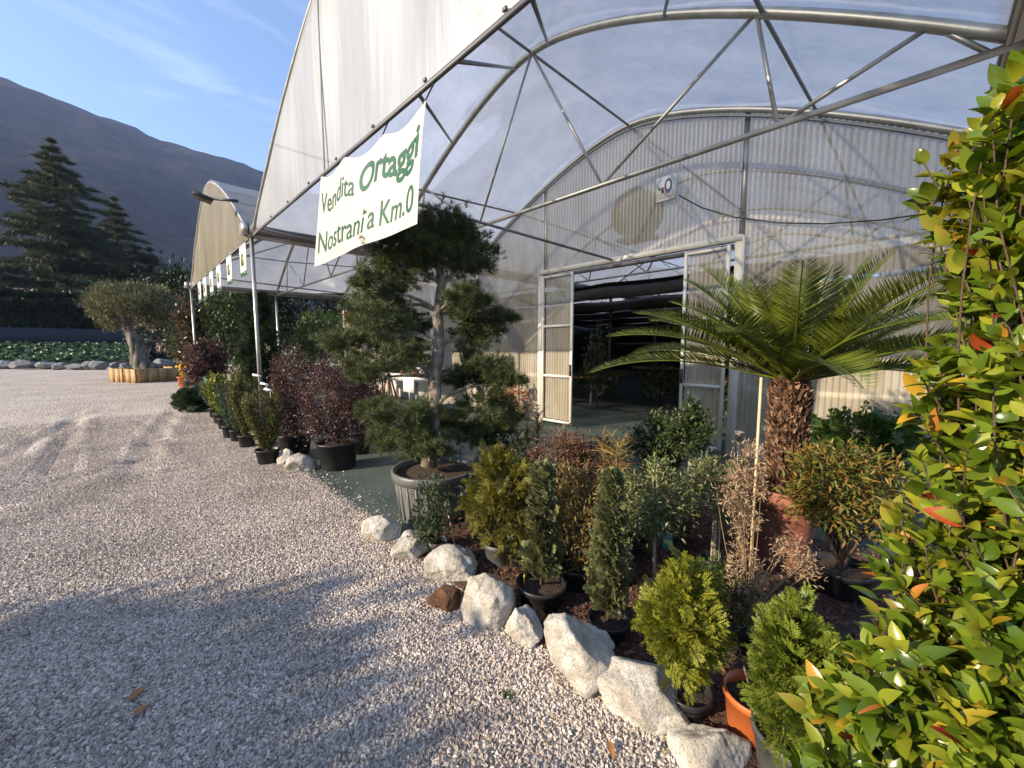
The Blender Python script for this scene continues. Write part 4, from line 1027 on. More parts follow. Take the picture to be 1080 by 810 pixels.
conifer_cone('cypress', 'slim grey green pointed cypress in a black pot behind the tallest pale rock', 'conifer', (641, 676), Zat(G(641, 676), 506), .082, 'cypress_blue', 1500, .068, lambda t: np.where(t < .25, .75+t, 1-.9*np.clip((t-.25)/.75, 0, 1)**1.1), potspec=(.11, .14, 'black_plastic'), up=1.9, rnd=.5, fill=.2)
# straps: nandina / cordyline like
def strap_plant(name, label, base, box, leaf, n, size, potspec=None, T=BLADE, canes=5, group=None, z=0.0):
    root, P, ph = plant(name, label, 'plant', base, potspec, group, z)
    c, rx, rz = crown_box(P, box)
    top = np.array([P[0]+(c[0]-P[0])*.6, P[1]+(c[1]-P[1])*.6, c[2]])
    mb, cm = MB(), MB()
    for i in range(canes):
        a = RNG.uniform(0, 2*PI); e = top+np.array([math.cos(a)*rx*.45, math.sin(a)*rx*.45, rz*RNG.uniform(-.7, .45)])
        b0 = P+np.array([math.cos(a)*.03, math.sin(a)*.03, max(ph-.03, 0)])
        cm.tube([b0, (b0+e)/2+RNG.normal(0, .015, 3), e], [.007, .006, .004], 6)
        m_ = n//canes; t = RNG.uniform(.62, 1, m_)
        pts = b0+(e-b0)*t[:, None]
        aa = RNG.uniform(0, 2*PI, m_)
        d = np.column_stack([np.cos(aa), np.sin(aa), RNG.uniform(.2, 1.4, m_)])
        mb.scatter(T, pts, basis(d, jit=.25), size*RNG.uniform(.7, 1.2, m_))
    mb.build('leaves', M[leaf], root); cm.build('canes', M['bark_brown'], root)
strap_plant('strap_leaf_plant', 'strappy yellow and orange leaved plant rising behind the slim cypress', (648, 620), (612, 432, 672, 522), 'strap_leaf', 300, .15, (.13, .18, 'black_plastic'), canes=7)
strap_plant('strap_leaf_plant', 'small yellow striped yucca near the left door leaf', (559, 528), (542, 412, 578, 470), 'strap_leaf', 90, .24, (.12, .2, 'black_plastic'), canes=3)
round_shrub('twiggy_shrub', 'reddish brown twiggy shrub behind the golden shrub', 'shrub', (588, 560), (.16, .2, 'black_plastic'), (556, 462, 624, 522), 'twig_red', THIN, 4200, .045, 46, .18, up=.5)
round_shrub('leafy_shrub', 'dark green leafy shrub between the pine and the reddish twiggy shrub', 'shrub', (535, 540), (.14, .2, 'black_plastic'), (505, 455, 560, 520), 'dark_evergreen', LEAFN, 1200, .06, 40, .2)
round_shrub('leafy_shrub', 'grey green shrub just right of the pine tub', 'shrub', (508, 560), (.11, .16, 'black_plastic'), (492, 485, 530, 540), 'grey_green_leaf', SMALL, 1100, .04, 30, .2)
round_shrub('orange_shrub', 'shrub with a patch of orange leaves against the wall left of the door', 'shrub', np.array([5.7, 6.3, 0]), (.16, .25, 'black_plastic'), (540, 402, 568, 440), 'orange_leaf', SMALL, 500, .09, 20, .22)
round_shrub('filler_shrub', 'low fresh green shrub on the soil between the golden shrub and the slim cypress', 'shrub', (622, 600), (.09, .12, 'black_plastic'), (602, 530, 650, 590), 'nandina_leaf', SMALL, 1500, .034, 30, .2)
round_shrub('filler_shrub', 'dark green shrub behind the slim cypress and left of the olive standard', 'shrub', (668, 588), (.11, .14, 'black_plastic'), (648, 505, 692, 575), 'dark_evergreen', LEAFN, 1200, .045, 30, .2)
round_shrub('filler_shrub', 'reddish tinged low shrub behind the olive standard', 'shrub', (712, 572), (.11, .14, 'black_plastic'), (690, 520, 738, 566), 'twig_red', THIN, 1800, .038, 30, .2)
round_shrub('filler_shrub', 'yellow green low shrub between the bronze thuja and the blue green cypress', 'shrub', (548, 600), (.08, .11, 'black_plastic'), (532, 540, 566, 592), 'rosemary_leaf', THIN, 1400, .034, 26, .2)
round_shrub('filler_shrub', 'dark leafy shrub at the foot of the tall cane left of the lime thuja', 'shrub', (762, 672), (.09, .12, 'black_plastic'), (738, 600, 786, 664), 'dark_evergreen', SMALL, 1500, .034, 30, .2)
round_shrub('filler_shrub', 'greyish low shrub behind the reddish twiggy shrub near the ground cloth', 'shrub', (628, 520), (.12, .15, 'black_plastic'), (600, 468, 662, 512), 'grey_green_leaf', SMALL, 2000, .045, 34, .2)
# small olive standards
def standard(name, label, base, box, leaf, n, size, stem_w=.012, potspec=(.10, .13, 'black_plastic'), T=THIN, stakes=0, k=45, sig=.15, group=None, barkm='bark_pale'):
    root, P, ph = plant(name, label, 'tree', base, potspec, group)
    c, rx, rz = crown_box(P, box); c = np.array([P[0]+(c[0]-P[0])*.7, P[1]+(c[1]-P[1])*.7, c[2]])
    MB().tube([P+np.array([0, 0, max(ph-.04, 0)]), (P+c)/2+RNG.normal(0, .008, 3), c], [stem_w, stem_w*.85, stem_w*.6], 8).build('trunk', M[barkm], root, True)
    pts, out, cc = clumps(c, (rx, rx, rz), n, k, sig, .35)
    leafy(MB(), T, pts, out, size, .4, .8).build('crown', M[leaf], root)
    twigs(MB(), c-np.array([0, 0, rz*.5]), cc[:22], .005, .002).build('twigs', M[barkm], root)
    for i in range(stakes):
        off = (i-.5)*.05
        MB().tube([P+R*off+np.array([0, 0, .02]), np.array([P[0], P[1], 0])+R*off*.7+np.array([0, 0, c[2]+rz*.3])], .008, 6).build('stake', M['bamboo_cane'], root)
    return root, P, c, rx, rz
_, P, c, rx, rz = standard('olive_standard', 'small grey green olive on a bare stem with a blue label', (690, 640), (648, 484, 728, 566), 'olive_leaf_dark', 3600, .033)
c2 = at_depth(704, 570, depth((P[0], P[1], .5))-.02)
s = thing('plant_label', 'blue picture label hanging on the small olive stem', 'label', c2)
MB().box(c2, (.06, .004, .10), np.column_stack([R, np.array([F[0], F[1], 0])/np.hypot(F[0], F[1]), [0, 0, 1]])).build('card', M['cyan_print'], s)
MB().tube([c2+np.array([0, 0, .05]), c2+np.array([0, 0, .14])-R*.03], .003, 4).build('loop', M['paper_white'], s)
standard('shrub_standard', 'rounded shrub on two bare canes between the blue labelled olive and the tall stake', (753, 606), (722, 486, 790, 552), 'olive_leaf_dark', 3200, .034, stakes=2)
standard('topiary_standard', 'dark round clipped ball on a thin stem before the right door leaf', (724, 522), (702, 424, 754, 482), 'dark_evergreen', 3000, .045, T=SMALL, k=70, sig=.12)
round_shrub('low_shrub', 'low dark green bush left of the dark clipped ball', 'shrub', (694, 510), (.2, .2, 'black_plastic'), (664, 440, 724, 496), 'dark_evergreen', SMALL, 3500, .05, 60, .15)
# dried climber on the tall cane
root, P, ph = plant('dried_shrub', 'beige dried twiggy shrub tied to a tall pale cane in a black pot', 'shrub', (786, 690), (.12, .19, 'black_plastic'))
mb, br = MB(), MB()
dp_ = depth((P[0], P[1], .6))
for (x, y, hw, hh, n) in ((790, 498, 22, 28, 1000), (786, 548, 16, 18, 450), (784, 600, 20, 26, 700), (790, 638, 28, 16, 600), (838, 578, 26, 7, 300), (835, 596, 30, 6, 260), (770, 520, 16, 18, 300)):
    c = at_depth(x, y, dp_); pts, out, cc = clumps(c, (hw/FPX*dp_*.8, hw/FPX*dp_*.8, hh/FPX*dp_), int(n*1.1), 26, .2)
    leafy(mb, THIN, pts, out, .024, .3, .9); twigs(br, P+np.array([0, 0, ph]), cc[:5], .0028, .001)
mb.build('dry_leaves', M['dry_twig_leaf'], root); br.build('twigs', M['dry_twig_leaf'], root)
pts, out, cc = clumps(at_depth(792, 640, dp_), (.13, .13, .06), 700, 20, .2); leafy(MB(), THIN, pts, out, .03).build('green_leaves', M['rosemary_leaf'], root)
t0 = np.array([P[0], P[1], .1]); MB().tube([t0, np.array([P[0], P[1], Zat(P, 398)])], .007, 6).build('cane', M['bamboo_cane'], root)
# golden globe thuja in front, lime thuja at right
spray_shrub('thuja', 'golden green rounded thuja low behind the broad white rock', (724, 752), (.10, .12, 'black_plastic'), (684, 606, 754, 715), 'thuja_gold', 1100, .075, 60, .13, up=.35)
spray_shrub('thuja', 'lime green feathery thuja in a grey pot at the foot of the big glossy bush', (832, 822), (.13, .20, 'grey_plastic'), (806, 655, 880, 800), 'thuja_lime', 1200, .075, 60, .13, up=.7)
root, P, ph = plant('orange_pot', 'empty looking bright orange plastic pot with one bare stem beside the lime green thuja', 'pot', (793, 776), (.115, .20, 'orange_plastic'))
MB().tube([P+np.array([0, 0, .15]), at_depth(776, 672, depth(P+np.array([0, 0, .3])))], [.006, .003], 6).build('stem', M['bark_grey'], root)
round_shrub('nandina', 'green shrub with reddish leaf tips on bare stems in a black pot beside the cycad', 'shrub', (884, 632), (.17, .23, 'black_plastic'), (838, 470, 950, 562), 'nandina_leaf', THIN, 3800, .055, 60, .17, up=.2)
round_shrub('fern_shrub', 'fresh green ferny shrub behind the reddish tipped shrub near the wall', 'shrub', (905, 530), (.2, .25, 'black_plastic'), (858, 443, 955, 500), 'fern_leaf', SPRAY2, 420, .18, 40, .18, up=.2, rnd=.6)
# pots and bits near the cycad
root, P, ph = plant('terracotta_bowl', 'shallow terracotta bowl on the soil under the clipped ball', 'pot', (762, 516))
pot(root, P, .27, .18, M['terracotta'], taper=.7)
Pw = G(728, 512); s = thing('pot', 'small white plastic pot left of the terracotta bowl', 'pot', (Pw[0], Pw[1], 0)); pot(s, np.array([Pw[0], Pw[1], 0]), .075, .15, M['white_plastic'])
Pl = G(776, 520); s = thing('garden_light', 'small metal solar light on a stake behind the terracotta bowl', 'light', (Pl[0], Pl[1], 0)); Pl = np.array([Pl[0], Pl[1], 0])
zt = Zat(Pl, 455)
MB().tube([Pl, Pl+np.array([0, 0, zt-.09])], .01, 6).build('stake', M['galvanised'], s)
MB().lathe(Pl+np.array([0, 0, zt-.1]), [(.001, 0), (.035, 0), (.042, .08), (.055, .085), (.05, .10), (.001, .11)], 16).build('head', M['galvanised'], s)

# --- cycad
def make_cycad():
    base = G(822, 604); P = np.array([base[0]+.12, base[1]+.03, 0])
    root = thing('cycad', 'large cycad with arching dark fronds and scaly trunk in a terracotta pot', 'palm', P)
    dep = depth((P[0], P[1], .8))
    zr = Zat(P, 512); r = 42/FPX*dep*.78
    MB().lathe(P, [(.001, 0), (r*.70, 0), (r*.74, .03), (r*.95, zr-.14), (r*.96, zr-.13), (r*1.06, zr-.12), (r*1.08, zr-.03), (r*1.04, zr), (r*.94, zr), (r*.92, zr-.05)], 40).build('pot', M['terracotta'], root, True)
    th = np.linspace(0, 2*PI, 24, endpoint=False)
    MB().add([(P[0], P[1], zr-.02)]+[(P[0]+r*.95*math.cos(t), P[1]+r*.95*math.sin(t), zr-.04) for t in th], [(0, 1+i, 1+(i+1) % 24) for i in range(24)]).build('soil', M['potting_soil'], root)
    zt = Zat(P, 404); tr = .093
    prof = [(tr*.8, zr-.05), (tr*.95, zr+.1), (tr*1.0, (zr+zt)/2), (tr*1.0, zt-.1), (tr*.75, zt), (.02, zt+.06)]
    tk = MB().lathe(P, prof, 24).build('trunk', M['bark_brown'], root)
    n = 1500; a = np.arange(n)*2.39996; t = np.linspace(0, 1, n); z = zr-.03+(zt-zr+.05)*t
    e = np.column_stack([np.cos(a), np.sin(a), np.zeros(n)])
    pts = P+e*tr*.93*np.where(t > .92, .8, 1)[:, None]; pts[:, 2] = z
    leafy(MB(), T_small(.55, .15), pts, e, .062, .75, .22, .25, .2, upv=e).build('leaf_bases', M['scale_leaf'], tk)
    # fronds
    top = np.array([P[0], P[1], zt+.02])
    specs = []
    nF = 42
    for i in range(nF):
        a = i*2.39996+.3; q = (i+.5)/nF
        elev = math.radians(74-64*q**.95+RNG.normal(0, 4))
        specs.append((a+RNG.normal(0, .12), elev, RNG.uniform(.98, 1.2)*(0.80+.42*q)))
    for (a, el, L) in specs:
        e = np.array([math.cos(a), math.sin(a), 0]); n = 56
        t = np.linspace(0, 1, n); ang = el-(0.15+.55*max(0, math.cos(el)))*t**1.6*1.0
        ds = L/(n-1)
        x = np.concatenate([[0], np.cumsum(np.cos(ang[:-1])*ds)]); zz = np.concatenate([[0], np.cumsum(np.sin(ang[:-1])*ds)])
        side_bow = RNG.normal(0, .10)*t**2
        s_ = np.array([-e[1], e[0], 0])
        pts = top+e*.06+e*x[:, None]+np.array([0, 0, 1])*zz[:, None]+s_*side_bow[:, None]
        mb = MB().tube(pts[::3], np.linspace(.010, .003, len(pts[::3])), 5, caps=False)
        tang = nrm(np.gradient(pts, axis=0)); nor = np.cross(np.tile(s_, (n, 1)), tang); nor *= np.sign(nor[:, 2:3]+1e-6) if el < 1.2 else 1
        m_ = 2*n
        tt = np.linspace(.09, 1, m_)
        ix = np.clip(tt*(n-1), 0, n-1.001); i0 = ix.astype(int); fr_ = (ix-i0)[:, None]
        pp = pts[i0]*(1-fr_)+pts[i0+1]*fr_; tg = tang[i0]; nn_ = nor[i0]
        ll = .185*np.sin(PI*np.clip(tt*.90+.10, 0, 1))**.65+.02
        for sg in (-1, 1):
            d = nrm(sg*s_*1.0+tg*.62+nn_*.42+RNG.normal(0, .05, pp.shape))
            mb.scatter(T_small(.042, -.02), pp, basis(d, nn_, .1), ll)
        mb.build('frond', M['cycad_leaf'], root)
make_cycad()

# --- big glossy bush at the right
def make_bush():
    root = thing('glossy_bush', 'large glossy green bush with some yellow and red leaves at the right edge', 'bush', (1.55, -.30, 0))
    B = np.array([1.55, -.30, 0])
    mb, br = MB(), MB()
    # limbs
    targets = []
    for (x, y, d0, d1, n) in ((972, 212, 1.0, 1.1, 3), (992, 185, .95, 1.1, 3), (1000, 262, .95, 1.1, 3), (1010, 160, .9, 1.0, 3), (1075, 80, .80, 1.05, 7), (1050, 130, .8, 1.0, 9), (1020, 190, .85, 1.0, 7), (1040, 240, .8, 1.05, 10), (1060, 300, .8, 1.1, 11), (1035, 330, .85, 1.1, 6),
                              (1000, 210, .95, 1.05, 2), (1020, 390, .8, 1.1, 9), (985, 410, .9, 1.15, 7), (1060, 420, .75, 1.05, 9), (960, 440, .95, 1.1, 4), (1000, 470, .8, 1.15, 9), (1050, 500, .75, 1.1, 10),
                              (960, 500, .95, 1.15, 5), (1000, 540, .85, 1.15, 8), (1060, 580, .75, 1.1, 10), (950, 570, .95, 1.15, 6), (915, 585, 1.0, 1.15, 5), (1000, 620, .8, 1.1, 9), (940, 640, .9, 1.1, 6), (1060, 670, .75, 1.0, 9),
                              (900, 690, .92, 1.1, 8), (960, 700, .85, 1.05, 10), (1020, 740, .75, 1.0, 11), (870, 735, .95, 1.1, 7), (920, 760, .85, 1.05, 10), (860, 780, .95, 1.1, 6), (1000, 790, .75, .95, 10), (1070, 780, .7, .95, 9), (930, 810, .85, 1.0, 8), (880, 830, .9, 1.05, 6),
                              (1120, 200, .7, 1.1, 10), (1140, 400, .7, 1.1, 12), (1140, 600, .7, 1.0, 12), (1120, 760, .65, .9, 8)):
        for _ in range(n):
            targets.append(at_depth(x+(26 if 230 < y < 660 else 8)+RNG.normal(0, 16), y+RNG.normal(0, 20), RNG.uniform(d0, d1)))
    for e in targets:
        h = max(.05, (e[2])*.55*RNG.uniform(.6, 1.1))
        b0 = B+np.array([RNG.normal(0, .05), RNG.normal(0, .05), h])
        L = np.linalg.norm(e-b0)
        m_ = (b0+e)/2+np.array([0, 0, -.10*L])+RNG.normal(0, .10*L, 3)
        t = np.linspace(0, 1, 9)[:, None]; path = (1-t)**2*b0+2*t*(1-t)*m_+t*t*e
        br.tube(path, np.linspace(.0042, .0016, 9), 5, caps=False)
        k = RNG.integers(16, 24)
        tt = np.concatenate([1-RNG.random(k-3)**1.3*min(.8, .30/L), np.ones(3)])
        pp = (1-tt[:, None])**2*b0+2*tt[:, None]*(1-tt[:, None])*m_+tt[:, None]**2*e
        ax = nrm(e-m_); aa = np.arange(k)*2.4+RNG.uniform(0, 6)
        s1 = nrm(np.cross(ax, [0, 0, 1.0])); s2 = np.cross(s1, ax)
        sp = np.where(np.arange(k) >= k-3, .8, 1.5)[:, None]
        d = nrm(ax+sp*(np.cos(aa)[:, None]*s1+np.sin(aa)[:, None]*s2)*RNG.uniform(.5, 1.0, (k, 1))+np.array([0, 0, .12]))
        mb.scatter(T_leaf(RNG.uniform(.46, .62), 6, RNG.uniform(.1, .5), RNG.uniform(.05, .6)), pp, basis(d, None, .6), RNG.uniform(.5, 1, k)**.8*RNG.uniform(.050, .076))
    # inner leaf mass
    n = 2600; t = RNG.random(n); a = RNG.uniform(0, 2*PI, n); rr = (.44-.22*t)*np.sqrt(RNG.random(n))
    P = np.column_stack([B[0]+np.cos(a)*rr, B[1]+np.sin(a)*rr, .08+2.1*t]); P = P[np.hypot(P[:, 0], P[:, 1]) > .95]
    o_ = nrm(np.column_stack([P[:, 0]-B[0], P[:, 1]-B[1], np.full(len(P), .15)]))
    leafy(mb, T_leaf(.46, 6, .28, .25), P, o_, .06, .1, .7)
    for i in range(5):
        a = RNG.uniform(0, 2*PI)
        br.tube([B+np.array([math.cos(a)*.04, math.sin(a)*.04, 0]), B+np.array([math.cos(a)*.05, math.sin(a)*.05, .7]), B+np.array([math.cos(a)*.12, math.sin(a)*.12, 1.9])], [.02, .016, .006], 7)
    mb.build('leaves', M['bush_leaf'], root, True); br.build('branches', M['bark_brown'], root, True)
make_bush()

# fallen leaves and tufts on the gravel
for k, (x, y, lb) in enumerate(((143, 760, 'brown fallen leaf lying on the shaded gravel'), (155, 729, 'pale tan fallen leaf on the shaded gravel above the brown one'), (642, 787, 'dry tan leaf on the gravel just in front of the broad white rock'))):
    P = G(x, y); V, Fs = T_leaf(.5, 5, .3, .3)
    V = V*.085 if k < 2 else V*.06
    a = RNG.uniform(0, 6); V = V @ np.array([[math.cos(a), math.sin(a), 0], [-math.sin(a), math.cos(a), 0], [0, 0, 1]])
    o = MB().add(V+np.array([0, 0, .024]), Fs).build('fallen_leaf', M['dry_leaf']); o.location = (P[0], P[1], 0)
    tag(o, lb, 'leaf', 'fallen leaves on the gravel')
n = 420
x = np.where(RNG.random(n) < .7, 1.48-np.abs(RNG.normal(0, .16, n)), RNG.uniform(-.6, 1.4, n)); y = np.where(RNG.random(n) < .7, RNG.uniform(.5, 5.5, n), RNG.uniform(1.2, 8, n))
lp = np.column_stack([x, y, np.full(n, .018)]); lp = lp[np.hypot(x, y) > .9]
mat_leaf('litter', [(0.10, 0.06, 0.035), (0.20, 0.12, 0.06), (0.28, 0.20, 0.12), (0.12, 0.12, 0.05)], .8, .1)
tag(leafy(MB(), T_small(.4, .12), lp, sphere_dirs(len(lp))*np.array([1, 1, .15]), .022, 0, .25, .6).build('leaf_litter', M['litter']), kind='stuff')
n = 900
y = RNG.uniform(3.0, 9.0, n); lp = np.column_stack([1.53+.03*(y-4)+np.abs(RNG.normal(0, .16, n)), y, np.full(n, .014)])
leafy_edge = MB().scatter(T_small(.8, .25), lp, basis(sphere_dirs(n)*np.array([1, 1, .3])), RNG.uniform(.012, .026, n))
mat_leaf('loose_chip', [(.3, .26, .22), (.5, .45, .4), (.65, .6, .55)], .9, 0.0)
tag(leafy_edge.build('loose_chips', M['loose_chip']), kind='stuff')
P = G(536, 735); a = RNG.uniform(0, 2*PI, 26)
o = MB().scatter(T_blade(.12, 4, .9), np.column_stack([RNG.normal(0, .01, 26), RNG.normal(0, .01, 26), np.full(26, .005)]), basis(np.column_stack([np.cos(a), np.sin(a), RNG.uniform(.4, 1.4, 26)])), RNG.uniform(.03, .05, 26)).build('weed', M['fern_leaf'])
o.location = (P[0], P[1], 0); tag(o, 'tiny green weed growing in the gravel in front of the edging rocks', 'weed')

# --- inside the greenhouse: dark stock plants and benches
for k, (x, y, lb) in enumerate(((11.0, 7.0, 'plant bench deep inside the greenhouse on the left'), (11.5, 3.4, 'plant bench deep inside the greenhouse behind the fronds'))):
    s = thing('bench', lb, 'bench', (x, y, 0))
    MB().box((x, y, .75), (3.5, 1.3, .06)).build('top', M['planter_wood'], s)
    for sx in (-1.6, 1.6):
        for sy in (-.55, .55): MB().box((x+sx, y+sy, .36), (.06, .06, .72)).build('leg', M['galvanised_dull'], s)
inl = ['leafy plant just inside the doorway on the left', 'tall thin leafy plant against the dark behind the left door leaf', 'dark bush deep in the doorway', 'dark bush deep in the doorway behind the frond tips', 'yellow green bamboo like plant high in the dark doorway', 'dark plant low inside the doorway on the right']
for k, (x, y, r, h, lf) in enumerate(((9.6, 6.6, .5, 1.1, 'dark_evergreen'), (9.0, 6.0, .3, 2.0, 'grey_green_leaf'), (10.5, 5.0, .6, 1.0, 'dark_evergreen'), (12, 4.4, .7, 1.3, 'dark_evergreen'), (8.9, 3.0, .45, 2.15, 'bamboo_leaf'), (8.6, 2.4, .6, .9, 'dark_evergreen'))):
    tree_blob('stock_plant', inl[k], 'plant', (x, y), h, r, lf, 900 if k != 4 else 260, .11 if k != 4 else .22, 26, .22, T=SMALL if k != 4 else T_leaf(.3, 4), trunk_r=.02, base_z=.2 if k != 4 else 1.5)

# ------------------------------------------------------------------ far ground: field, stones, olive, hedge, trees, houses
m = mat_solid('grass', (0.07, 0.11, 0.03), .9, .4, 3, bump=.6, bscale=40)
mat_solid('field_soil', (0.06, 0.05, 0.035), .95, .4, 1.0, bump=.6, bscale=12)
YF = 46.5
zf = lambda y: np.clip((y-47)/15.0, 0, 1)*1.62+.01
def ff(u, v):
    y = YF+.6+(64-YF-.6)*v; return -60+(61.2+1.4*v)*u, y, zf(y)
tag(MB().grid(ff, 4, 20).build('field', M['field_soil']), kind='structure')
sheet('lawn', [(1.3, YF+.6), (14, YF-6), (30, YF-6), (30, 90), (2.5, 90)], 0.012, M['grass'])
sheet('lawn', [(-60, 64.0), (2.6, 64.0), (2.6, 130), (-60, 130)], 1.63, M['grass'])
# cabbages: rows of leafy heads
heads = []
for yy in np.arange(YF+1.6, 62, 1.0):
    for xx in np.arange(-26, 1.6, .75): heads.append((xx+RNG.normal(0, .1), yy+RNG.normal(0, .1)))
heads = np.array(heads); nh = len(heads); k = 16
P = np.repeat(np.column_stack([heads, .20+zf(heads[:, 1])]), k, 0)
d = sphere_dirs(len(P)); d[:, 2] = np.abs(d[:, 2])
mb = MB(); mb.scatter(T_leaf(.8, 4, .3, .3), P+d*np.array([.12, .12, .08]), basis(d+np.array([0, 0, .5])), RNG.uniform(.26, .46, len(P)))
tag(mb.build('cabbage_field', M['cabbage_leaf']), kind='stuff')
# row of rounded stones
xs_ = [(6, 389, 30), (28, 389.5, 34), (52, 389.5, 28), (65, 390, 17), (82, 390, 24), (95, 390, 18), (105, 390, 19), (120, 389, 14), (132, 389, 12), (172, 388.5, 20), (190, 388, 16), (157, 389, 13)]
pl = ['first from the left picture edge', 'second from the left picture edge', 'third from the left picture edge', 'short one fourth from the left', 'fifth from the left picture edge', 'sixth from the left picture edge', 'just left of the olive planter', 'above the left planter end', 'just left of the olive trunk', 'above the right planter end', 'last one by the yellow flowers', 'just right of the olive trunk']
for k, (x, y, wpx) in enumerate(xs_):
    P = G(x, y); dd = depth(P); wd = wpx/FPX*dd; wd *= .92; hh = wd*(.36 if wpx > 20 else .62)
    V, Fs = rock_mesh((0, 0, hh*.42), (wd, wd*.7, hh), 60+k, -.6, .05, 40)
    o = MB().add(V, Fs).build('boulder', M['field_stone'], smooth=True); o.location = (P[0], P[1], 0)
    tag(o, 'rounded grey boulder edging the field, '+pl[k], 'boulder', 'boulders edging the field')
# ancient olive in a timber planter
def make_olive():
    P = G(150, 403); P = np.array([P[0]+.35, P[1]+.75, 0])
    pl_ = thing('planter', 'square timber planter box of vertical boards around the old olive', 'planter', P)
    hw = 1.05; hh = .62; ca, sa = math.cos(.42), math.sin(.42)
    Rm = np.array([[ca, -sa, 0], [sa, ca, 0], [0, 0, 1]])
    for k in range(4):
        a = k*PI/2; Rk = np.array([[math.cos(a), -math.sin(a), 0], [math.sin(a), math.cos(a), 0], [0, 0, 1]])
        mb = MB(); nb = 5
        for i in range(nb):
            c = Rm @ Rk @ np.array([hw, -hw+(i+.5)*2*hw/nb, hh/2+RNG.normal(0, .004)]); mb.box(P+c, (.04, 2*hw/nb-.012, hh), Rm @ Rk)
        for z in (.08, hh-.08):
            mb.box(P+Rm @ Rk @ np.array([hw-.04, 0, z]), (.035, 2*hw-.12, .09), Rm @ Rk)
        mb.box(P+Rm @ Rk @ np.array([hw+.035, hw-.05, hh/2]), (.03, .12, hh), Rm @ Rk).box(P+Rm @ Rk @ np.array([hw+.035, 0, hh/2]), (.03, .10, hh), Rm @ Rk)
        mb.build('side_board', M['planter_wood'], pl_)
    MB().box(P+np.array([0, 0, hh-.1]), (2*hw-.1, 2*hw-.1, .04), Rm).build('soil', M['potting_soil'], pl_)
    root = thing('olive_tree', 'old olive tree with thick gnarled leaning trunk and clipped grey green crown', 'tree', P+np.array([0, 0, hh-.08]))
    dep = depth((P[0], P[1], 2))
    def q(x, y, dd=0): return at_depth(x, y, dep+dd)
    path = [np.array([P[0], P[1], hh-.15]), q(149, 385), q(146, 370), q(141, 356), q(136, 345)]
    bm_ = MB()
    # twisted trunk: several fused strands
    for k in range(7):
        a0 = k*2*PI/7; pts = []
        for i, p in enumerate(path):
            a = a0+i*.5; rr = (.27, .19, .15, .14, .12)[i]
            pts.append(p+np.array([math.cos(a)*rr, math.sin(a)*rr, 0]))
        t = np.linspace(0, 4, 15); PP = np.array([[np.interp(x, range(5), [p[j] for p in pts]) for j in range(3)] for x in t])
        bm_.tube(PP, np.interp(t, range(5), [.27, .19, .155, .15, .13])*(1+.12*np.sin(t*3+k)), 10, jit=.09)
    for (x, y, r_) in ((112, 330, .13), (122, 322, .14), (140, 318, .14), (160, 325, .13), (172, 338, .10)):
        twigs(bm_, path[4]-np.array([0, 0, .15]), [q(x, y, RNG.normal(0, .4))], r_, .05, seg=8)
    bm_.build('trunk', M['bark_olive'], root, True)
    mb = MB(); br = MB()
    for (x, y, hw_, hh_, n) in ((116, 322, 21, 15, 2400), (135, 312, 30, 13, 3400), (160, 320, 26, 16, 2800), (140, 325, 36, 14, 3000), (114, 316, 14, 10, 1100), (175, 330, 12, 12, 1000), (106, 327, 10, 9, 600), (120, 340, 14, 8, 700), (165, 338, 16, 8, 700)):
        c = q(x, y); rx = hw_/FPX*dep; rz = hh_/FPX*dep
        pts, out, cc = clumps(c, (rx, rx*1.0, rz), n, 46, .15, .35)
        leafy(mb, T_small(.22, .04), pts, out, .17, .8, .5)
        twigs(br, q(137, 343), cc[:8], .03, .008)
    mb.build('crown', M['olive_leaf'], root); br.build('branches', M['bark_olive'], root)
make_olive()
# dark clipped hedge, low fence, red hedge
def hedge(name, label, cat, p0, p1, w_, h_, leaf, n, size):
    p0, p1 = np.array(p0, float), np.array(p1, float); d = p1-p0; L = np.linalg.norm(d); d /= L; nn = np.array([-d[1], d[0]])
    root = thing(name, label, cat, ((p0[0]+p1[0])/2, (p0[1]+p1[1])/2, 0))
    u = RNG.random(n)*L; face = RNG.random(n)
    v = np.where(face < .55, -w_/2, RNG.uniform(-w_/2, w_/2, n)); z = np.where(face < .55, RNG.random(n)*h_, h_)
    bump_ = np.array([mnoise.noise(Vector((a*.8, b*.8, c*.8))) for a, b, c in zip(u, z, v)])
    z = z+np.where(face >= .55, bump_*.35, 0)+RNG.normal(0, .06, n); v = v+np.where(face < .55, bump_*.35, 0)+RNG.normal(0, .1, n)
    P = np.column_stack([p0[0]+d[0]*u+nn[0]*v, p0[1]+d[1]*u+nn[1]*v, np.maximum(z, .05)])
    out = np.where((face < .55)[:, None], np.array([-nn[0], -nn[1], .2]), np.array([0, 0, 1.0]))
    if out[0] @ np.array([0, 1, 0]) > 0 and face[0] < .55: pass
    leafy(MB(), SMALL, P, out, size, .2, .8).build('foliage', M[leaf], root)
    c = np.append((p0+p1)/2, h_/2-.05)
    MB().box(c, (w_*.35, L*.98, h_*.8), np.column_stack([np.append(nn, 0), np.append(d, 0), [0, 0, 1]])).build('inner_growth', M[leaf], root)
hz = Zat((-8, 66), 309)
hedge('hedge', 'tall dark clipped hedge behind the vegetable field', 'hedge', (-26, 68), (6.5, 66), 3.0, hz, 'hedge_leaf', 16000, .5)
hedge('hedge', 'low reddish brown hedge right of the olive trunk', 'hedge', (2.6, 58.5), (7.5, 57), 1.4, 2.3, 'red_leaf', 3500, .24)
fn = thing('fence', 'low dark mesh fence in front of the tall hedge', 'fence', (-8, 63.5, 1.5))
fm = MB()
for k in range(17):
    x = -26+k*2.0; fm.box((x, 63.5, 2.7), (.08, .08, 2.2))
fm.build('posts', M['dark_metal'], fn)
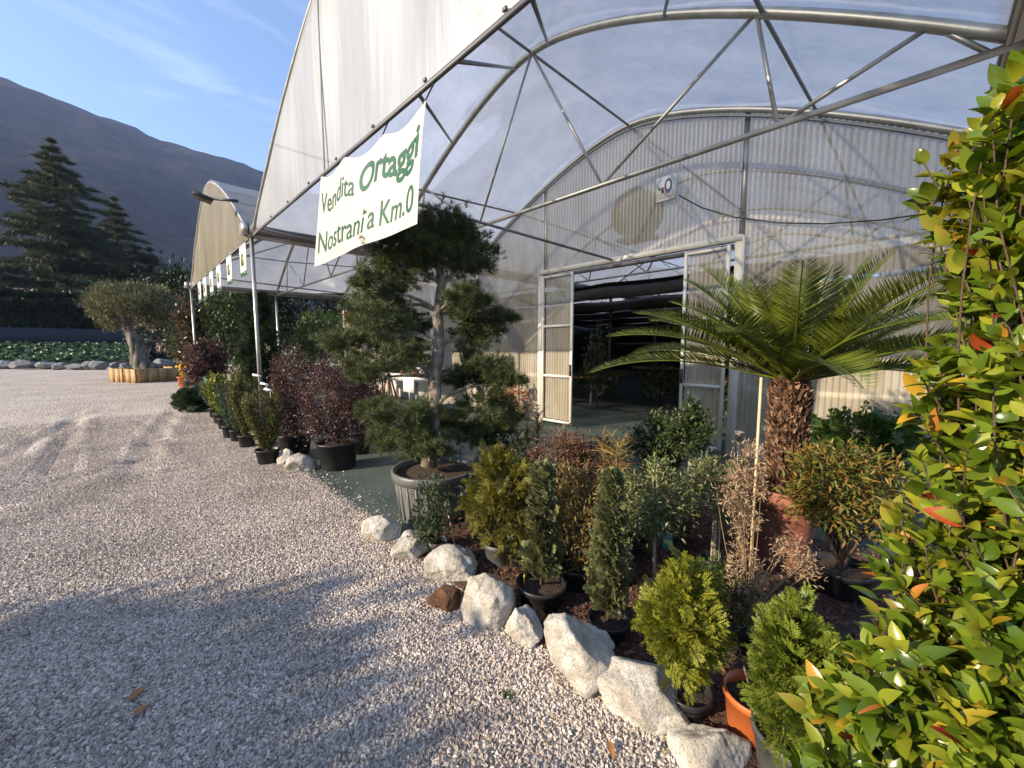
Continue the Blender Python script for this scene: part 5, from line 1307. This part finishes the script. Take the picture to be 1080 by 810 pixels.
MB().box((-10, 63.45, 2.6), (33, .03, 1.9)).build('mesh', M['fence_dark'], fn)
# cedars
def cedar(label, P, top, r, n_lv, seed, leaf='cedar_needles', narrow=.9):
    P = np.array([P[0], P[1], 0.0]); root = thing('cedar_tree', label, 'tree', P, 'dark conifers below the mountain')
    rg = np.random.default_rng(seed)
    MB().tube([P, P+np.array([0, 0, top*.6]), P+np.array([0, 0, top])], [top*.022, top*.012, .04], 10).build('trunk', M['bark_brown'], root)
    mb, br = MB(), MB()
    for i in range(n_lv):
        t = i/(n_lv-1); z = top*(.06+.93*t)
        rr = r*(1-t)**narrow*rg.uniform(.7, 1.12)+.25
        nb = 9 if t < .6 else 6
        for b in range(nb):
            a = b*2*PI/nb+i*1.1+rg.normal(0, .25); L = rr*rg.uniform(.6, 1.12)
            e = np.array([math.cos(a), math.sin(a), 0])
            p0 = P+np.array([0, 0, z]); rise = L*rg.uniform(-.02, .2)
            tip = p0+e*L+np.array([0, 0, rise-L*.10])
            br.tube([p0, p0+e*L*.5+np.array([0, 0, rise*.8]), tip], [.05+.02*L*.3, .04, .015], 4, caps=False)
            n = int(16+L*10); q = rg.random(n)**.7
            s_ = np.array([-e[1], e[0], 0]); wid = L*.22*np.sin(PI*np.clip(q*.85+.12, 0, 1))
            pts = p0+e*(L*q)[:, None]+s_*(rg.uniform(-1, 1, n)*wid)[:, None]+np.array([0, 0, 1])*(rise*np.sin(q*PI*.55)-L*.10*q*q+rg.normal(0, .07, n))[:, None]
            d = e*.8+s_*rg.normal(0, .6, (n, 1))+np.array([0, 0, -.12])
            mb.scatter(CTUFT, pts, basis(d), rg.uniform(.5, .95, n)*(.6+.4*min(1, L/3)))
    mb.build('crown', M[leaf], root); br.build('branches', M['bark_brown'], root)
def far_at(px, Y): 
    d = ray(px, 366); s = Y/d[1]; return np.array([d[0]*s, Y])
P = far_at(76, 78); cedar('tallest dark cedar with layered boughs at the left below the mountain', P, Zat(P, 146), 13.5, 25, 5)
P = far_at(134, 84); cedar('second dark cedar just right of the tallest one', P, Zat(P, 208), 11.0, 21, 6)
P = far_at(166, 82); cedar('low broad dark conifer behind the crown of the old olive', P, Zat(P, 262), 8.5, 16, 7)
P = far_at(192, 90); cedar('slim dark conifer left of the far canopy post', P, Zat(P, 282), 4.5, 18, 8)
P = far_at(-30, 80); cedar('dark conifer cut by the left edge of the picture', P, Zat(P, 235), 9, 24, 9)
# houses glimpsed behind the hedge
for k, (px, y, Y, w_, lb, rm) in enumerate(((2, 303, 95, 9, 'pale roofed house peeping over the hedge at the left edge', 'render_pale'), (60, 306, 100, 7, 'brown roofed house peeping over the hedge under the tall cedar', 'roof_tile'))):
    P = far_at(px, Y); zt = Zat(P, y); root = thing('house', lb, 'house', (P[0], P[1], 0))
    MB().box((P[0], P[1], (zt-1.4)/2), (w_, 7, zt-1.4)).build('wall', M['render_pale'], root)
    z0 = zt-1.4; x0, x1, y0, y1 = P[0]-w_/2-.4, P[0]+w_/2+.4, P[1]-4, P[1]+4
    MB().add([(x0, y0, z0), (x1, y0, z0), (x1, y1, z0), (x0, y1, z0), (x0, P[1], zt), (x1, P[1], zt)], [(0, 1, 5, 4), (2, 3, 4, 5), (0, 4, 3), (1, 2, 5), (0, 3, 2, 1)]).build('roof', M[rm], root)

# ------------------------------------------------------------------ mountain
def make_mountain():
    m, nt, out = new_mat('mountain_wood')
    b = N(nt, 'ShaderNodeBsdfPrincipled'); b.inputs['Roughness'].default_value = 1.0; b.inputs['Specular IOR Level'].default_value = 0.0
    tc = N(nt, 'ShaderNodeTexCoord')
    n1 = N(nt, 'ShaderNodeTexNoise'); n1.inputs['Scale'].default_value = .004; n1.inputs['Detail'].default_value = 10; n1.inputs['Roughness'].default_value = .6
    n2 = N(nt, 'ShaderNodeTexNoise'); n2.inputs['Scale'].default_value = .045; n2.inputs['Detail'].default_value = 12; n2.inputs['Roughness'].default_value = .75
    for n_ in (n1, n2): nt.links.new(tc.outputs['Object'], n_.inputs['Vector'])
    r1 = ramp(nt, n1.outputs['Fac'], [(0.013, 0.017, 0.021), (0.027, 0.027, 0.033), (0.040, 0.037, 0.042)], pos=[.36, .5, .64])
    r2 = ramp(nt, n2.outputs['Fac'], [(.45, .5, .52), (1.35, 1.28, 1.25)], pos=[.4, .6])
    mx = N(nt, 'ShaderNodeMix', data_type='RGBA', blend_type='MULTIPLY'); mx.inputs[0].default_value = 1
    nt.links.new(r1.outputs[0], mx.inputs[6]); nt.links.new(r2.outputs[0], mx.inputs[7]); nt.links.new(mx.outputs[2], b.inputs['Base Color'])
    bp = N(nt, 'ShaderNodeBump'); bp.inputs['Strength'].default_value = .8; bp.inputs['Distance'].default_value = 8.0
    nt.links.new(n2.outputs['Fac'], bp.inputs['Height']); nt.links.new(bp.outputs[0], b.inputs['Normal'])
    nt.links.new(b.outputs[0], out.inputs[0])
    ridge = [(-400, 20), (-120, 46), (-50, 64), (0, 82), (40, 93), (100, 117), (130, 126), (160, 143), (200, 154), (250, 168), (280, 180), (340, 206), (450, 240), (650, 275), (900, 300), (1300, 320), (1800, 330)]
    az, el = [], []
    for (x, y) in ridge:
        d = ray(x, y); az.append(math.atan2(d[0], d[1])); el.append(d[2]/math.hypot(d[0], d[1]))
    az = [-2.2, -1.4]+az+[2.2]; el = [.10, .28]+el+[.05]
    na, nr = 260, 90
    A = np.linspace(-2.0, 2.1, na); Tt = np.linspace(0, 1.5, nr)
    E = np.interp(A, az, el)
    V = np.zeros((na, nr, 3))
    for i, a in enumerate(A):
        r0, r1 = 420.0, 1500.0
        for j, t in enumerate(Tt):
            r = r0+(r1-r0)*t; hr = E[i]*r1
            x, y = r*math.sin(a), r*math.cos(a)
            if t <= 1: h = hr*(t**1.12)
            else: h = hr*(1-(t-1)*.7)
            amp = min(1, t*2)*(.30 if t < .88 else max(.04, .30-(t-.88)*3))
            rg = mnoise.ridged_multi_fractal(Vector((x/420, y/420, 3.3)), .9, 2.1, 6, 1.0, 2.0)-1.1
            h += hr*amp*.24*rg+(10*mnoise.noise(Vector((x/35, y/35, 0))) if t > .02 else 0)*min(1, t*3)
            V[i, j] = (x, y, max(h, -2.0) if t > 0 else -2.0)
    i, j = np.meshgrid(np.arange(na-1), np.arange(nr-1), indexing='ij'); a_ = i*nr+j
    o = MB().add(V.reshape(-1, 3), np.stack([a_, a_+nr, a_+nr+1, a_+1], -1).reshape(-1, 4)).build('mountain', m, smooth=True)
    tag(o, kind='structure')
make_mountain()

# tree left of the camera that shades the near gravel
def shade_tree():
    P = np.array([-6.5, 3.65, 0.0])
    P[:2] += 0
    root = thing('shade_tree', 'broad evergreen tree standing left of the camera and shading the gravel', 'tree', P)
    mb, br = MB(), MB()
    br.tube([P, P+np.array([0, 0, 1.2]), P+np.array([.1, 0, 2.2])], [.16, .13, .10], 10)
    for (dx, dy, dz, rx, ry, rz, n) in [(RNG.uniform(-.15, .15), 1.2-.62*q, 1.42+.055*q+.08*math.sin(q*1.7), 1.1, .85, .95+.02*q, 7500) for q in range(9)]:
        c = P+np.array([dx, dy, dz]); pts, out, cc = clumps(c, (rx, ry, rz), n, 60, .17, .3)
        leafy(mb, SMALL, pts, out, .20); twigs(br, P+np.array([0, 0, .7]), cc[:8], .04, .01)
    mb.build('crown', M['dark_evergreen'], root); br.build('trunk', M['bark_brown'], root)
shade_tree()

def haze():
    m, nt, out = new_mat('haze_air')
    v = N(nt, 'ShaderNodeVolumePrincipled'); v.inputs['Color'].default_value = (0.45, 0.60, 1.0, 1); v.inputs['Density'].default_value = 0.00016; v.inputs['Anisotropy'].default_value = 0.2
    nt.links.new(v.outputs[0], out.inputs['Volume'])
    o = MB().box((-150, 600, 498), (6300, 5200, 1004)).build('haze', m); tag(o, kind='stuff')
haze()
scene.cycles.max_bounces = 8; scene.cycles.transparent_max_bounces = 24
scene.cycles.diffuse_bounces = 3; scene.cycles.glossy_bounces = 3; scene.cycles.transmission_bounces = 4
scene.cycles.use_denoising = True
